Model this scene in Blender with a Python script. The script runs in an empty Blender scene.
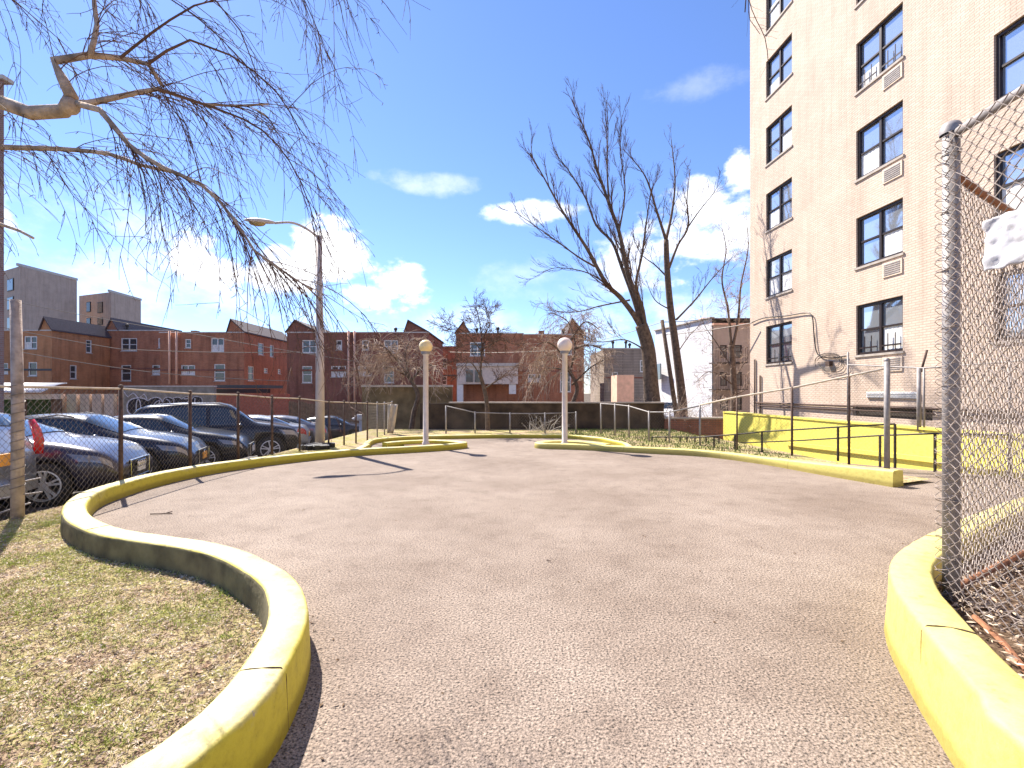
import bpy, math, random
from mathutils import Vector, Matrix
import numpy as np
R = random.Random(11)
sc = bpy.context.scene
COL = sc.collection
F, CX, HY, EYE = 480.0, 512.0, 392.0, 1.5
rad = math.radians

# ------------------------------------------------------------------ helpers
def at(x, y, Y):                       # a point seen at pixel x,y standing Y metres away
    return Vector(((x-CX)/F*Y, Y, EYE+(HY-y)/F*Y))
def gp(x, y, z=0.0):                   # a point at height z seen at pixel x,y
    Y = F*(EYE-z)/(y-HY)
    return Vector(((x-CX)/F*Y, Y, z))

class MB:
    def __init__(s): s.v = []; s.f = []; s.m = []
    def add(s, vs, fs, mi=0):
        o = len(s.v); s.v += [tuple(p) for p in vs]
        s.f += [tuple(i+o for i in f) for f in fs]; s.m += [mi]*len(fs)
    def box(s, a, b, mi=0, M=None):
        x0,y0,z0 = a; x1,y1,z1 = b
        vs = [(x0,y0,z0),(x1,y0,z0),(x1,y1,z0),(x0,y1,z0),(x0,y0,z1),(x1,y0,z1),(x1,y1,z1),(x0,y1,z1)]
        if M: vs = [M @ Vector(p) for p in vs]
        s.add(vs, [(0,3,2,1),(4,5,6,7),(0,1,5,4),(1,2,6,5),(2,3,7,6),(3,0,4,7)], mi)
    def beam(s, p, q, w, h, mi=0):     # rectangular bar from p to q
        p = Vector(p); q = Vector(q); d = (q-p).normalized()
        up = Vector((0,0,1)) if abs(d.z) < .95 else Vector((0,1,0))
        a = d.cross(up).normalized()*w/2; b = a.cross(d).normalized()*h/2
        vs = [p-a-b,p+a-b,p+a+b,p-a+b,q-a-b,q+a-b,q+a+b,q-a+b]
        s.add(vs, [(0,3,2,1),(4,5,6,7),(0,1,5,4),(1,2,6,5),(2,3,7,6),(3,0,4,7)], mi)
    def tube(s, pts, r, n=6, mi=0, cap=True, closed=False):
        pts = [Vector(p) for p in pts]; m = len(pts)
        if m < 2: return
        rs = r if isinstance(r, (list, tuple)) else [r]*m
        o = len(s.v); pa = None
        for i, p in enumerate(pts):
            d = pts[min(i+1,m-1)]-pts[max(i-1,0)]
            if d.length < 1e-9: d = Vector((0,0,1))
            d.normalize()
            if pa is None:
                ref = Vector((0,0,1)) if abs(d.z) < .9 else Vector((1,0,0))
                a = d.cross(ref).normalized()
            else:
                a = (pa-d*pa.dot(d)); a = a.normalized() if a.length > 1e-6 else pa
            pa = a; b = d.cross(a)
            for k in range(n):
                t = 2*math.pi*k/n
                s.v.append(tuple(p+(a*math.cos(t)+b*math.sin(t))*rs[i]))
        for i in range(m-1):
            for k in range(n):
                k2 = (k+1) % n
                s.f.append((o+i*n+k, o+i*n+k2, o+(i+1)*n+k2, o+(i+1)*n+k)); s.m.append(mi)
        if cap:
            s.f.append(tuple(o+k for k in range(n))[::-1]); s.m.append(mi)
            s.f.append(tuple(o+(m-1)*n+k for k in range(n))); s.m.append(mi)
    def sphere(s, c, r, nu=20, nv=12, sc3=(1,1,1), mi=0):
        vs = []; fs = []
        for j in range(nv+1):
            for i in range(nu):
                th = math.pi*j/nv; ph = 2*math.pi*i/nu
                vs.append((c[0]+r*sc3[0]*math.sin(th)*math.cos(ph), c[1]+r*sc3[1]*math.sin(th)*math.sin(ph), c[2]+r*sc3[2]*math.cos(th)))
        for j in range(nv):
            for i in range(nu):
                i2 = (i+1) % nu
                fs.append((j*nu+i, (j+1)*nu+i, (j+1)*nu+i2, j*nu+i2))
        s.add(vs, fs, mi)
    def lathe(s, c, prof, n=24, axis='z', mi=0):
        vs = []; fs = []; m = len(prof)
        for (r, h) in prof:
            for k in range(n):
                t = 2*math.pi*k/n
                if axis == 'z': vs.append((c[0]+r*math.cos(t), c[1]+r*math.sin(t), c[2]+h))
                else: vs.append((c[0]+r*math.cos(t), c[1]+h, c[2]+r*math.sin(t)))
        for j in range(m-1):
            for k in range(n):
                k2 = (k+1) % n
                fs.append((j*n+k, j*n+k2, (j+1)*n+k2, (j+1)*n+k))
        s.add(vs, fs, mi)
    def grid(s, P, mi=0):              # P[i][j] points
        a = len(P); b = len(P[0])
        s.add([p for r in P for p in r], [(i*b+j, i*b+j+1, (i+1)*b+j+1, (i+1)*b+j) for i in range(a-1) for j in range(b-1)], mi)
    def build(s, name, mat, parent=None, smooth=False, local=False, origin=None):
        if origin is None:
            if parent is not None:
                origin = Vector((0,0,0)) if local else Vector(parent.get('_w', (0,0,0)))
            elif local: origin = Vector((0,0,0))
            else:
                a = np.array(s.v); lo = a.min(0); hi = a.max(0)
                origin = Vector(((lo[0]+hi[0])/2, (lo[1]+hi[1])/2, lo[2]))
        me = bpy.data.meshes.new(name)
        ox, oy, oz = origin
        me.from_pydata([(x-ox, y-oy, z-oz) for x, y, z in s.v], [], s.f)
        mats = mat if isinstance(mat, (list, tuple)) else [mat]
        for m in mats: me.materials.append(m)
        if len(mats) > 1: me.polygons.foreach_set('material_index', s.m)
        if smooth: me.polygons.foreach_set('use_smooth', [True]*len(me.polygons))
        me.update()
        o = bpy.data.objects.new(name, me); COL.objects.link(o)
        if parent is None: o.location = origin if not local else (0,0,0)
        else:
            o.parent = parent
            if not local: o['_w'] = tuple(origin)
        return o
def fix_subpart(o, parent_part):       # same frame as the part it hangs on
    o.parent = parent_part; return o

def tag(o, label=None, cat=None, group=None, kind=None):
    if label: o['label'] = label
    if cat: o['category'] = cat
    if group: o['group'] = group
    if kind: o['kind'] = kind
    return o
def thing(name, label, cat, loc=(0,0,0), rz=0, group=None):
    o = bpy.data.objects.new(name, None); COL.objects.link(o)
    o.location = loc; o.rotation_euler.z = rz; o.empty_display_size = .2
    o['_w'] = tuple(loc)
    return tag(o, label, cat, group)
def subdiv(path, step):                # Catmull-Rom resample
    P = [Vector(p) for p in path]; out = []
    for i in range(len(P)-1):
        p0 = P[max(i-1,0)]; p1 = P[i]; p2 = P[i+1]; p3 = P[min(i+2,len(P)-1)]
        n = max(1, int((p2-p1).length/step))
        for k in range(n):
            t = k/n
            out.append(.5*((2*p1)+(-p0+p2)*t+(2*p0-5*p1+4*p2-p3)*t*t+(-p0+3*p1-3*p2+p3)*t**3))
    out.append(P[-1]); return out

# ------------------------------------------------------------------ materials
def nm(name):
    m = bpy.data.materials.new(name); m.use_nodes = True
    nt = m.node_tree; b = nt.nodes['Principled BSDF']; return m, nt, b
def N(nt, t, **kw):
    n = nt.nodes.new(t)
    for k, v in kw.items():
        if k in n.inputs: n.inputs[k].default_value = v
        else: setattr(n, k, v)
    return n
def ramp(nt, fac, stops):
    r = nt.nodes.new('ShaderNodeValToRGB'); e = r.color_ramp.elements
    while len(e) < len(stops): e.new(.5)
    for i, (p, c) in enumerate(stops):
        e[i].position = p; e[i].color = (*c, 1) if len(c) == 3 else c
    nt.links.new(fac, r.inputs[0]); return r.outputs[0]
def plain(name, col, rough=.6, metal=0, var=.15, scale=6, bump=0, coat=0, spec=None):
    m, nt, b = nm(name)
    tc = N(nt, 'ShaderNodeTexCoord'); no = N(nt, 'ShaderNodeTexNoise', Scale=scale, Detail=6.0)
    nt.links.new(tc.outputs['Object'], no.inputs['Vector'])
    a = tuple(c*(1-var) for c in col); d = tuple(min(1, c*(1+var)) for c in col)
    nt.links.new(ramp(nt, no.outputs['Fac'], [(.3, a), (.7, d)]), b.inputs['Base Color'])
    b.inputs['Roughness'].default_value = rough; b.inputs['Metallic'].default_value = metal
    if coat: b.inputs['Coat Weight'].default_value = coat; b.inputs['Coat Roughness'].default_value = .04
    if spec is not None: b.inputs['Specular IOR Level'].default_value = spec
    if bump:
        n2 = N(nt, 'ShaderNodeTexNoise', Scale=scale*6, Detail=4.0); nt.links.new(tc.outputs['Object'], n2.inputs['Vector'])
        bp = N(nt, 'ShaderNodeBump', Strength=bump, Distance=.01); nt.links.new(n2.outputs['Fac'], bp.inputs['Height'])
        nt.links.new(bp.outputs[0], b.inputs['Normal'])
    return m
def brick(name, c1, c2, mortar, bw=.22, bh=.075, ms=.012, rough=.9, stain=.25, bump=.4):
    m, nt, b = nm(name)
    tc = N(nt, 'ShaderNodeTexCoord'); sx = N(nt, 'ShaderNodeSeparateXYZ'); nt.links.new(tc.outputs['Object'], sx.inputs[0])
    ad = N(nt, 'ShaderNodeMath', operation='ADD'); nt.links.new(sx.outputs[0], ad.inputs[0]); nt.links.new(sx.outputs[1], ad.inputs[1])
    cb = N(nt, 'ShaderNodeCombineXYZ'); nt.links.new(ad.outputs[0], cb.inputs[0]); nt.links.new(sx.outputs[2], cb.inputs[1])
    br = N(nt, 'ShaderNodeTexBrick', Scale=1.0); br.inputs['Brick Width'].default_value = bw; br.inputs['Row Height'].default_value = bh
    br.inputs['Mortar Size'].default_value = ms; br.inputs['Color1'].default_value = (*c1,1); br.inputs['Color2'].default_value = (*c2,1)
    br.inputs['Mortar'].default_value = (*mortar,1); br.inputs['Mortar Smooth'].default_value = .3
    nt.links.new(cb.outputs[0], br.inputs['Vector'])
    no = N(nt, 'ShaderNodeTexNoise', Scale=.7, Detail=8.0, Roughness=.65); nt.links.new(tc.outputs['Object'], no.inputs['Vector'])
    mx = N(nt, 'ShaderNodeMix', data_type='RGBA', blend_type='MULTIPLY'); mx.inputs[0].default_value = 1
    nt.links.new(br.outputs['Color'], mx.inputs[6])
    nt.links.new(ramp(nt, no.outputs['Fac'], [(.3, (1-stain,)*3), (.65, (1,1,1))]), mx.inputs[7])
    mpg = N(nt, 'ShaderNodeMapping'); mpg.inputs['Scale'].default_value = (1.6,1.6,.13); nt.links.new(tc.outputs['Object'], mpg.inputs['Vector'])
    ns = N(nt, 'ShaderNodeTexNoise', Scale=1.5, Detail=7.0, Roughness=.7); nt.links.new(mpg.outputs[0], ns.inputs['Vector'])
    mz = N(nt, 'ShaderNodeMix', data_type='RGBA', blend_type='MULTIPLY'); mz.inputs[0].default_value = 1
    nt.links.new(mx.outputs[2], mz.inputs[6]); nt.links.new(ramp(nt, ns.outputs['Fac'], [(.34, (1-stain*.9,1-stain,1-stain*1.1)), (.52, (1,1,1))]), mz.inputs[7])
    nt.links.new(mz.outputs[2], b.inputs['Base Color']); b.inputs['Roughness'].default_value = rough
    bp = N(nt, 'ShaderNodeBump', Strength=bump, Distance=.01, invert=True); nt.links.new(br.outputs['Fac'], bp.inputs['Height'])
    nt.links.new(bp.outputs[0], b.inputs['Normal'])
    return m
def asphalt(name, base, pinch=.5):
    m, nt, b = nm(name)
    tc = N(nt, 'ShaderNodeTexCoord')
    n1 = N(nt, 'ShaderNodeTexNoise', Scale=70.0, Detail=4.0, Roughness=.7); n2 = N(nt, 'ShaderNodeTexNoise', Scale=.55, Detail=7.0, Roughness=.6)
    n3 = N(nt, 'ShaderNodeTexVoronoi', Scale=85.0); n4 = N(nt, 'ShaderNodeTexNoise', Scale=3.5, Detail=6.0, Roughness=.7)
    for n in (n1, n2, n3, n4): nt.links.new(tc.outputs['Object'], n.inputs['Vector'])
    c = base
    col1 = ramp(nt, n1.outputs['Fac'], [(.37, tuple(x*.06 for x in c)), (.46, tuple(x*.70 for x in c)), (.56, tuple(x*1.08 for x in c)), (.72, tuple(min(1, x*1.7) for x in c))])
    mx = N(nt, 'ShaderNodeMix', data_type='RGBA', blend_type='MULTIPLY'); mx.inputs[0].default_value = 1
    nt.links.new(col1, mx.inputs[6]); nt.links.new(ramp(nt, n2.outputs['Fac'], [(.34, (.70,.65,.61)), (.66, (1.04,1.03,1.02))]), mx.inputs[7])
    m2 = N(nt, 'ShaderNodeMix', data_type='RGBA', blend_type='MULTIPLY'); m2.inputs[0].default_value = 1
    nt.links.new(mx.outputs[2], m2.inputs[6]); nt.links.new(ramp(nt, n4.outputs['Fac'], [(.30, (.76,.73,.71)), (.50, (.97,.96,.95)), (.75, (1.05,1.05,1.05))]), m2.inputs[7])
    nt.links.new(m2.outputs[2], b.inputs['Base Color']); b.inputs['Roughness'].default_value = .9
    bp = N(nt, 'ShaderNodeBump', Strength=.9, Distance=.006); nt.links.new(n3.outputs['Distance'], bp.inputs['Height'])
    nt.links.new(bp.outputs[0], b.inputs['Normal']); return m
def kerb_paint(name, col, pale, worn=.5, grime=.7):
    m, nt, b = nm(name)
    tc = N(nt, 'ShaderNodeTexCoord'); g = N(nt, 'ShaderNodeNewGeometry'); sx = N(nt, 'ShaderNodeSeparateXYZ'); nt.links.new(g.outputs['Normal'], sx.inputs[0])
    n1 = N(nt, 'ShaderNodeTexNoise', Scale=2.2, Detail=9.0, Roughness=.7); n2 = N(nt, 'ShaderNodeTexNoise', Scale=14.0, Detail=8.0, Roughness=.75)
    for n in (n1, n2): nt.links.new(tc.outputs['Object'], n.inputs['Vector'])
    ma = N(nt, 'ShaderNodeMath', operation='MULTIPLY_ADD'); nt.links.new(sx.outputs[2], ma.inputs[0]); ma.inputs[1].default_value = .42
    nt.links.new(n1.outputs['Fac'], ma.inputs[2])         # upward face paler: wear, plus sunlight put into the paint colour
    mx = N(nt, 'ShaderNodeMix', data_type='RGBA')
    nt.links.new(ramp(nt, ma.outputs[0], [(.72-.1*worn, (0,0,0)), (1.0, (worn,)*3)]), mx.inputs[0])
    mx.inputs[6].default_value = (*col,1); mx.inputs[7].default_value = (*pale,1)
    m2 = N(nt, 'ShaderNodeMix', data_type='RGBA', blend_type='MULTIPLY'); m2.inputs[0].default_value = 1
    nt.links.new(mx.outputs[2], m2.inputs[6]); nt.links.new(ramp(nt, n2.outputs['Fac'], [(.26, (.35,.3,.22)), (.4, (.86,.84,.8)), (.55, (1,1,1))]), m2.inputs[7])
    n3 = N(nt, 'ShaderNodeTexNoise', Scale=7.5, Detail=10.0, Roughness=.8); nt.links.new(tc.outputs['Object'], n3.inputs['Vector'])
    ch = N(nt, 'ShaderNodeMix', data_type='RGBA'); nt.links.new(ramp(nt, n3.outputs['Fac'], [(.66, (0,0,0)), (.685, (1,1,1))]), ch.inputs[0])
    nt.links.new(m2.outputs[2], ch.inputs[6]); ch.inputs[7].default_value = (.36,.32,.25,1)
    so_ = N(nt, 'ShaderNodeSeparateXYZ'); nt.links.new(tc.outputs['Object'], so_.inputs[0])
    ga = N(nt, 'ShaderNodeMath', operation='MULTIPLY_ADD'); nt.links.new(n2.outputs['Fac'], ga.inputs[0]); ga.inputs[1].default_value = -.16; nt.links.new(so_.outputs[2], ga.inputs[2])
    gm_ = N(nt, 'ShaderNodeMix', data_type='RGBA', blend_type='MULTIPLY'); gm_.inputs[0].default_value = grime
    nt.links.new(ch.outputs[2], gm_.inputs[6]); nt.links.new(ramp(nt, ga.outputs[0], [(0.0, (.42,.36,.27)), (.045, (1,1,1))]), gm_.inputs[7])
    nt.links.new(gm_.outputs[2], b.inputs['Base Color']); b.inputs['Roughness'].default_value = .6
    bp = N(nt, 'ShaderNodeBump', Strength=.5, Distance=.01); nt.links.new(n2.outputs['Fac'], bp.inputs['Height'])
    nt.links.new(bp.outputs[0], b.inputs['Normal']); return m
def ground_mat(name, stops, sc1=1.6, sc2=28):
    m, nt, b = nm(name); tc = N(nt, 'ShaderNodeTexCoord')
    n1 = N(nt, 'ShaderNodeTexNoise', Scale=sc1, Detail=9.0, Roughness=.75); n2 = N(nt, 'ShaderNodeTexNoise', Scale=sc2, Detail=6.0, Roughness=.75)
    for n in (n1, n2): nt.links.new(tc.outputs['Object'], n.inputs['Vector'])
    mx = N(nt, 'ShaderNodeMix', data_type='RGBA', blend_type='MULTIPLY'); mx.inputs[0].default_value = 1
    nt.links.new(ramp(nt, n1.outputs['Fac'], stops), mx.inputs[6])
    nt.links.new(ramp(nt, n2.outputs['Fac'], [(.36, (.16,.12,.10)), (.48, (.75,.72,.7)), (.6, (1,1,1))]), mx.inputs[7])
    nt.links.new(mx.outputs[2], b.inputs['Base Color']); b.inputs['Roughness'].default_value = 1
    b.inputs['Specular IOR Level'].default_value = .1
    bp = N(nt, 'ShaderNodeBump', Strength=1.0, Distance=.03); nt.links.new(n2.outputs['Fac'], bp.inputs['Height'])
    nt.links.new(bp.outputs[0], b.inputs['Normal']); return m
def blades_mat(name, cols):
    m, nt, b = nm(name); tc = N(nt, 'ShaderNodeTexCoord')
    n1 = N(nt, 'ShaderNodeTexNoise', Scale=9.0, Detail=3.0); nt.links.new(tc.outputs['Object'], n1.inputs['Vector'])
    n2 = N(nt, 'ShaderNodeTexWhiteNoise'); nt.links.new(tc.outputs['Object'], n2.inputs['Vector'])
    k = len(cols); nt.links.new(ramp(nt, n1.outputs['Fac'], [(.25+.5*i/(k-1), c) for i, c in enumerate(cols)]), b.inputs['Base Color'])
    b.inputs['Roughness'].default_value = .8; return m

M = {}
M['asphalt'] = asphalt('asphalt', (.31,.25,.205))
M['lot'] = asphalt('lot_asphalt', (.12,.11,.105))
M['kerb'] = kerb_paint('yellow_kerb', (.58,.49,.035), (.58,.52,.29), 1.0)  # deep side yellow carries some shade, pale top carries wear and sunlight
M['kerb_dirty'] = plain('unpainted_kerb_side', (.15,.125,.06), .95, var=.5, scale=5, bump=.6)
M['kerb2'] = kerb_paint('bright_yellow_kerb', (.63,.54,.14), (.67,.59,.25), .55)
M['ywall'] = kerb_paint('yellow_wall', (.80,.70,.13), (.8,.7,.2), .2, 0.0)
M['lawn'] = ground_mat('worn_lawn', [(.3, (.34,.23,.15)), (.42, (.58,.44,.30)), (.5, (.58,.48,.26)), (.57, (.42,.41,.14)), (.63, (.52,.46,.22)), (.74, (.58,.46,.31))])
M['soil'] = ground_mat('soil', [(.3, (.14,.09,.06)), (.7, (.34,.24,.16))])
M['ground'] = ground_mat('dirt', [(.3, (.10,.08,.06)), (.7, (.22,.18,.14))], .4, 8)
M['grass'] = blades_mat('grass_blades', [(.20,.29,.03), (.34,.42,.06), (.46,.48,.13), (.6,.52,.26)])
M['litter'] = blades_mat('leaf_litter', [(.58,.45,.33), (.26,.16,.10), (.66,.56,.43), (.42,.28,.18)])
M['bark'] = plain('bark', (.125,.085,.06), .95, var=.45, scale=9, bump=.7)
M['bark_light'] = plain('birch_bark', (.40,.30,.22), .9, var=.55, scale=11, bump=1.0)
M['twig'] = plain('twig', (.10,.065,.05), .9, var=.3)
M['twig_dark'] = plain('dark_twig', (.12,.062,.038), .95, var=.3)
M['twig_brown'] = plain('brown_twig', (.42,.31,.23), .9, var=.4)
M['galv'] = plain('galvanised', (.27,.245,.235), .6, .2, .22, 12)
M['wire'] = plain('wire', (.17,.14,.12), .6, .2, .3, 30)
M['wire_near'] = plain('near_wire', (.33,.27,.23), .6, .15, .4, 40)
M['rust'] = plain('rust', (.28,.12,.06), .85, .1, .45, 20, bump=.4)
M['darkmetal'] = plain('dark_metal', (.045,.035,.03), .55, .3, .3, 12)
M['rustpost'] = plain('rusty_post', (.10,.06,.045), .8, .2, .4, 14)
M['black'] = plain('black', (.012,.012,.014), .5)
M['bigbrick'] = brick('tan_brick', (.63,.485,.38), (.70,.55,.44), (.52,.395,.305), .21, .07, .012, stain=.16)
M['redbrick'] = brick('red_brick', (.50,.19,.095), (.60,.24,.12), (.27,.17,.13), .22, .075, .01, stain=.35)
M['brownbrick'] = brick('brown_brick', (.33,.125,.08), (.39,.155,.10), (.17,.11,.09), .22, .075, .01, stain=.35)
M['orangebrick'] = brick('orange_brick', (.64,.26,.10), (.70,.31,.13), (.3,.2,.14), .22, .075, .01, stain=.35)
M['tanbrick2'] = brick('far_brick', (.52,.39,.31), (.57,.43,.34), (.5,.4,.33), .22, .075, .01, stain=.2)
M['whitebrick'] = brick('white_painted_brick', (.66,.65,.66), (.72,.71,.72), (.55,.54,.56), .3, .2, .015, stain=.12)
M['greybrick'] = brick('grey_siding', (.34,.27,.21), (.40,.32,.26), (.18,.14,.11), 2.0, .15, .02)
M['frame_dark'] = plain('dark_window_frame', (.035,.022,.018), .4, .2)
M['frame_white'] = plain('white_window_frame', (.72,.70,.68), .5)
M['sill'] = plain('stone_sill', (.42,.36,.31), .8)
M['slate'] = plain('slate_roof', (.10,.075,.075), .85, var=.35, scale=12)
M['tar'] = plain('roof_tar', (.1,.1,.1), .9)
M['concrete'] = plain('concrete', (.30,.27,.23), .95, var=.3, scale=2.5, bump=.6)
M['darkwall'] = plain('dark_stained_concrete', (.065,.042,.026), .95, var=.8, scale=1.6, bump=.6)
M['olivewall'] = plain('mossy_concrete', (.20,.145,.075), .95, var=.5, scale=1.7, bump=.6)
M['coping'] = plain('pale_coping', (.55,.5,.45), .8)
M['pole'] = plain('pole_paint', (.66,.56,.49), .6, .0, .12, 5)
M['steel_pole'] = plain('steel_pole', (.50,.42,.38), .6, .1, .15, 4)
M['white'] = plain('white_paint', (.75,.74,.73), .5, var=.06)
M['cream'] = plain('cream_panel', (.68,.54,.42), .8, var=.15)
M['salmon'] = plain('salmon_render', (.78,.47,.33), .85, var=.15, scale=3)
M['wood'] = plain('fence_wood', (.17,.10,.06), .9, var=.4, scale=5)
M['redpaint'] = plain('red_painted_wall', (.38,.10,.06), .8, var=.25)
M['hedge'] = plain('hedge', (.06,.09,.03), 1, var=.6, scale=12)
M['tyre'] = plain('tyre', (.02,.02,.02), .85)
M['rim'] = plain('alloy_rim', (.7,.7,.71), .4, .3, .05)
M['chrome'] = plain('chrome', (.7,.7,.7), .12, 1.0, .02)
M['red_lamp'] = plain('red_lamp', (.6,.02,.02), .15, coat=1)
M['clear_lamp'] = plain('clear_lamp', (.30,.29,.29), .12, .4, .2, coat=1)
M['plate_white'] = plain('white_plate', (.7,.7,.7), .5)
M['plate_orange'] = plain('orange_plate', (.8,.36,.05), .5)
M['graf_black'] = plain('black_spray', (.02,.015,.02), .8)
M['graf_white'] = plain('white_spray', (.75,.72,.75), .8)
M['tarp'] = plain('white_sheet', (.47,.46,.48), .7, var=.08, scale=4, bump=.3)
M['tarp_dull'] = plain('dull_sheet', (.5,.42,.33), .8, var=.2, scale=6)
M['curtain'] = plain('curtain', (.7,.68,.66), .9, var=.12, scale=9)
M['amber_globe'] = plain('amber_globe', (.88,.64,.28), .25, var=.08, coat=.4)
M['white_globe'] = plain('white_globe', (.8,.64,.52), .3, var=.06, coat=.4)
def glassy(name, col, rough=.04, spec=1.0, coat=1):
    m, nt, b = nm(name); b.inputs['Base Color'].default_value = (*col,1)
    b.inputs['Roughness'].default_value = rough; b.inputs['Specular IOR Level'].default_value = spec
    b.inputs['Coat Weight'].default_value = coat; b.inputs['Coat IOR'].default_value = 1.8
    tc = N(nt, 'ShaderNodeTexCoord'); no = N(nt, 'ShaderNodeTexNoise', Scale=1.3, Detail=1.0); nt.links.new(tc.outputs['Object'], no.inputs['Vector'])
    bp = N(nt, 'ShaderNodeBump', Strength=.06, Distance=.05); nt.links.new(no.outputs['Fac'], bp.inputs['Height'])
    nt.links.new(bp.outputs[0], b.inputs['Normal']); nt.links.new(bp.outputs[0], b.inputs['Coat Normal']); return m
M['glass'] = glassy('window_glass', (.55,.60,.66)); M['glass'].node_tree.nodes['Principled BSDF'].inputs['Metallic'].default_value = .65
M['glass_far'] = glassy('house_glass', (.06,.06,.065), .1, .6, .3)
M['car_glass'] = glassy('car_glass', (.02,.028,.032), .02, .7, .5)
def paint(name, col, metal=.4):
    m, nt, b = nm(name); b.inputs['Base Color'].default_value = (*col,1); b.inputs['Metallic'].default_value = metal
    b.inputs['Roughness'].default_value = .28; b.inputs['Coat Weight'].default_value = .55; b.inputs['Coat Roughness'].default_value = .03
    return m

# ------------------------------------------------------------------ terrain
def lot_z(y): return -.24-.052*(min(max(y,6.5),28)-7)
def gh(x, y):
    zl = lot_z(y)
    back = -1.2*min(max((y-19.2)/1.0,0),1)
    c = back
    t = min(max((-5.75-x)/.5,0),1)
    z = c*(1-t)+min(zl, 0)*t if y < 19.2 else min(c, zl) if t > 0 else c
    # ramp sunk along the building
    xr0 = 7.35-.06*y
    if x > xr0 and 8.5 < y < 30:
        k = min((x-xr0)/.08, 1); z = min(z, z*(1-k)+k*max(-.085*(y-8.5), -1.2))
    return z-.02
def axis(lo, hi, pts):
    s = set(pts); s |= {lo, hi}
    return sorted(s)
xs = axis(-400, 400, [-200,-100,-60,-40,-30,-24,-18,-14,-10,-8,-7,-6.5,-6.25,-6.12,-6,-5.87,-5.75,-5.6,-4,-2,0,2,4,5]+[5.4+.08*i for i in range(27)]+[8,9,10,12,16,24,40,60,100,200])
ys = axis(-200, 900, [-60,-20,-6,0,4,6,6.5,7]+[8+.5*i for i in range(23)]+[19.2,19.4,19.8,20.2,21,23,25,28,30,31,35,40,60,100,200,400])
g = MB(); g.grid([[(x, y, gh(x, y)-(.25 if y > 60 or abs(x) > 60 else 0)) for y in ys] for x in xs][::1])
g.f = [f[::-1] for f in g.f]
tag(g.build('ground', M['ground'], local=True), kind='structure')

def inside(p, poly):
    x, y = p[0], p[1]; c = False; n = len(poly)
    for i in range(n):
        x1, y1 = poly[i][0], poly[i][1]; x2, y2 = poly[(i+1)%n][0], poly[(i+1)%n][1]
        if (y1 > y) != (y2 > y) and x < (x2-x1)*(y-y1)/(y2-y1)+x1: c = not c
    return c
def sheet(name, poly, z, mat, kind='structure', th=.0):
    from mathutils.geometry import tessellate_polygon
    P = [Vector((p[0], p[1], z)) for p in poly]
    tr = tessellate_polygon([P])
    m = MB(); m.add(P, [t for t in tr])
    o = m.build(name, mat, local=True)
    import bmesh
    bm = bmesh.new(); bm.from_mesh(o.data)
    for f in bm.faces:
        f.normal_update()
        if f.normal.z < 0: f.normal_flip()
    bm.to_mesh(o.data); bm.free()
    return tag(o, kind=kind)
sheet('path', [(-5.6,-8),(12,-8),(12,8.45),(6.7,8.45),(6.2,16.2),(-5.6,16.2)], 0.0, M['asphalt'])
# car park surface, falling away from the camera
m = MB(); LY = [-10,2,6.5,8,10,12,14,16,18,20,22,24,26,28,30.5]
m.grid([[(x, y, lot_z(y)+.006) for x in (-40,-20,-10,-6.35)] for y in LY]); m.f = [f[::-1] for f in m.f]
tag(m.build('car_park', M['lot'], local=True), kind='structure')
m = MB()
m.grid([[(8.0, y, max(-.085*(y-8.5),-1.2)+.004 if y > 8.5 else .004) if False else (x-.06*y+ (0), y, (max(-.085*(y-8.5),-1.2) if y > 8.5 else 0)+.006) for x in (7.45,9.2)] for y in (8.46,9,10,12,14,16,18,20)]); m.f=[f[::-1] for f in m.f]
tag(m.build('ramp', M['asphalt'], local=True), kind='structure')

# ------------------------------------------------------------------ kerbs
def kerb(path, w, h, zb=-.03, taper=0.012, inner=None):
    """rounded kerb swept along a plan path"""
    P = subdiv([(p[0],p[1],0) for p in path], .09)
    hf = h if callable(h) else (lambda y: h)
    def prof_at(h): return [(-w/2-taper, zb), (-w/2-.003, h*.55), (-w/2+.001, h-.030), (-w/2+.007, h-.010), (-w/2+.022, h), (0, h+.004), (w/2-.022, h), (w/2-.007, h-.010), (w/2-.001, h-.030), (w/2+.003, h*.55), (w/2+taper, zb)]
    G = []
    for i, p in enumerate(P):
        d = P[min(i+1,len(P)-1)]-P[max(i-1,0)]; d.z = 0; d.normalize(); n = Vector((-d.y, d.x, 0))
        j = 1+R.uniform(-.012,.012); h = hf(p.y); prof = prof_at(h)
        row = []
        for (a, z) in prof:
            row.append(p+n*a*j+Vector((0,0,z+ (R.uniform(-.0025,.0025) if z > h*.5 else 0))))
        G.append(row)
    m = MB(); m.grid(G); k = 11; m.f = [f[::-1] for f in m.f]
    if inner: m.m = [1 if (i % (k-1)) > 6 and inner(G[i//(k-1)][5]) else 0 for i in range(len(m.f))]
    m.add(G[0], [tuple(range(k))]); m.add(G[-1], [tuple(range(k))[::-1]])
    return m
def hL(y): return float(np.interp(y, [2.5,5,6.7,8.6,11.5], [.28,.235,.20,.18,.15]))
def hR(y): return float(np.interp(y, [7.6,8.7,10], [.26,.20,.14]))
def gph(x, y, hf):
    Y = 6
    for _ in range(12): Y = F*(EYE-hf(Y))/(y-HY)
    return Vector(((x-CX)/F*Y, Y, 0))
def off(pts, d):                       # shift a plan path sideways
    out = []
    for i, p in enumerate(pts):
        t = pts[min(i+1,len(pts)-1)]-pts[max(i-1,0)]; t.z = 0; t.normalize(); out.append(p+Vector((-t.y,t.x,0))*d)
    return out
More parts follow.
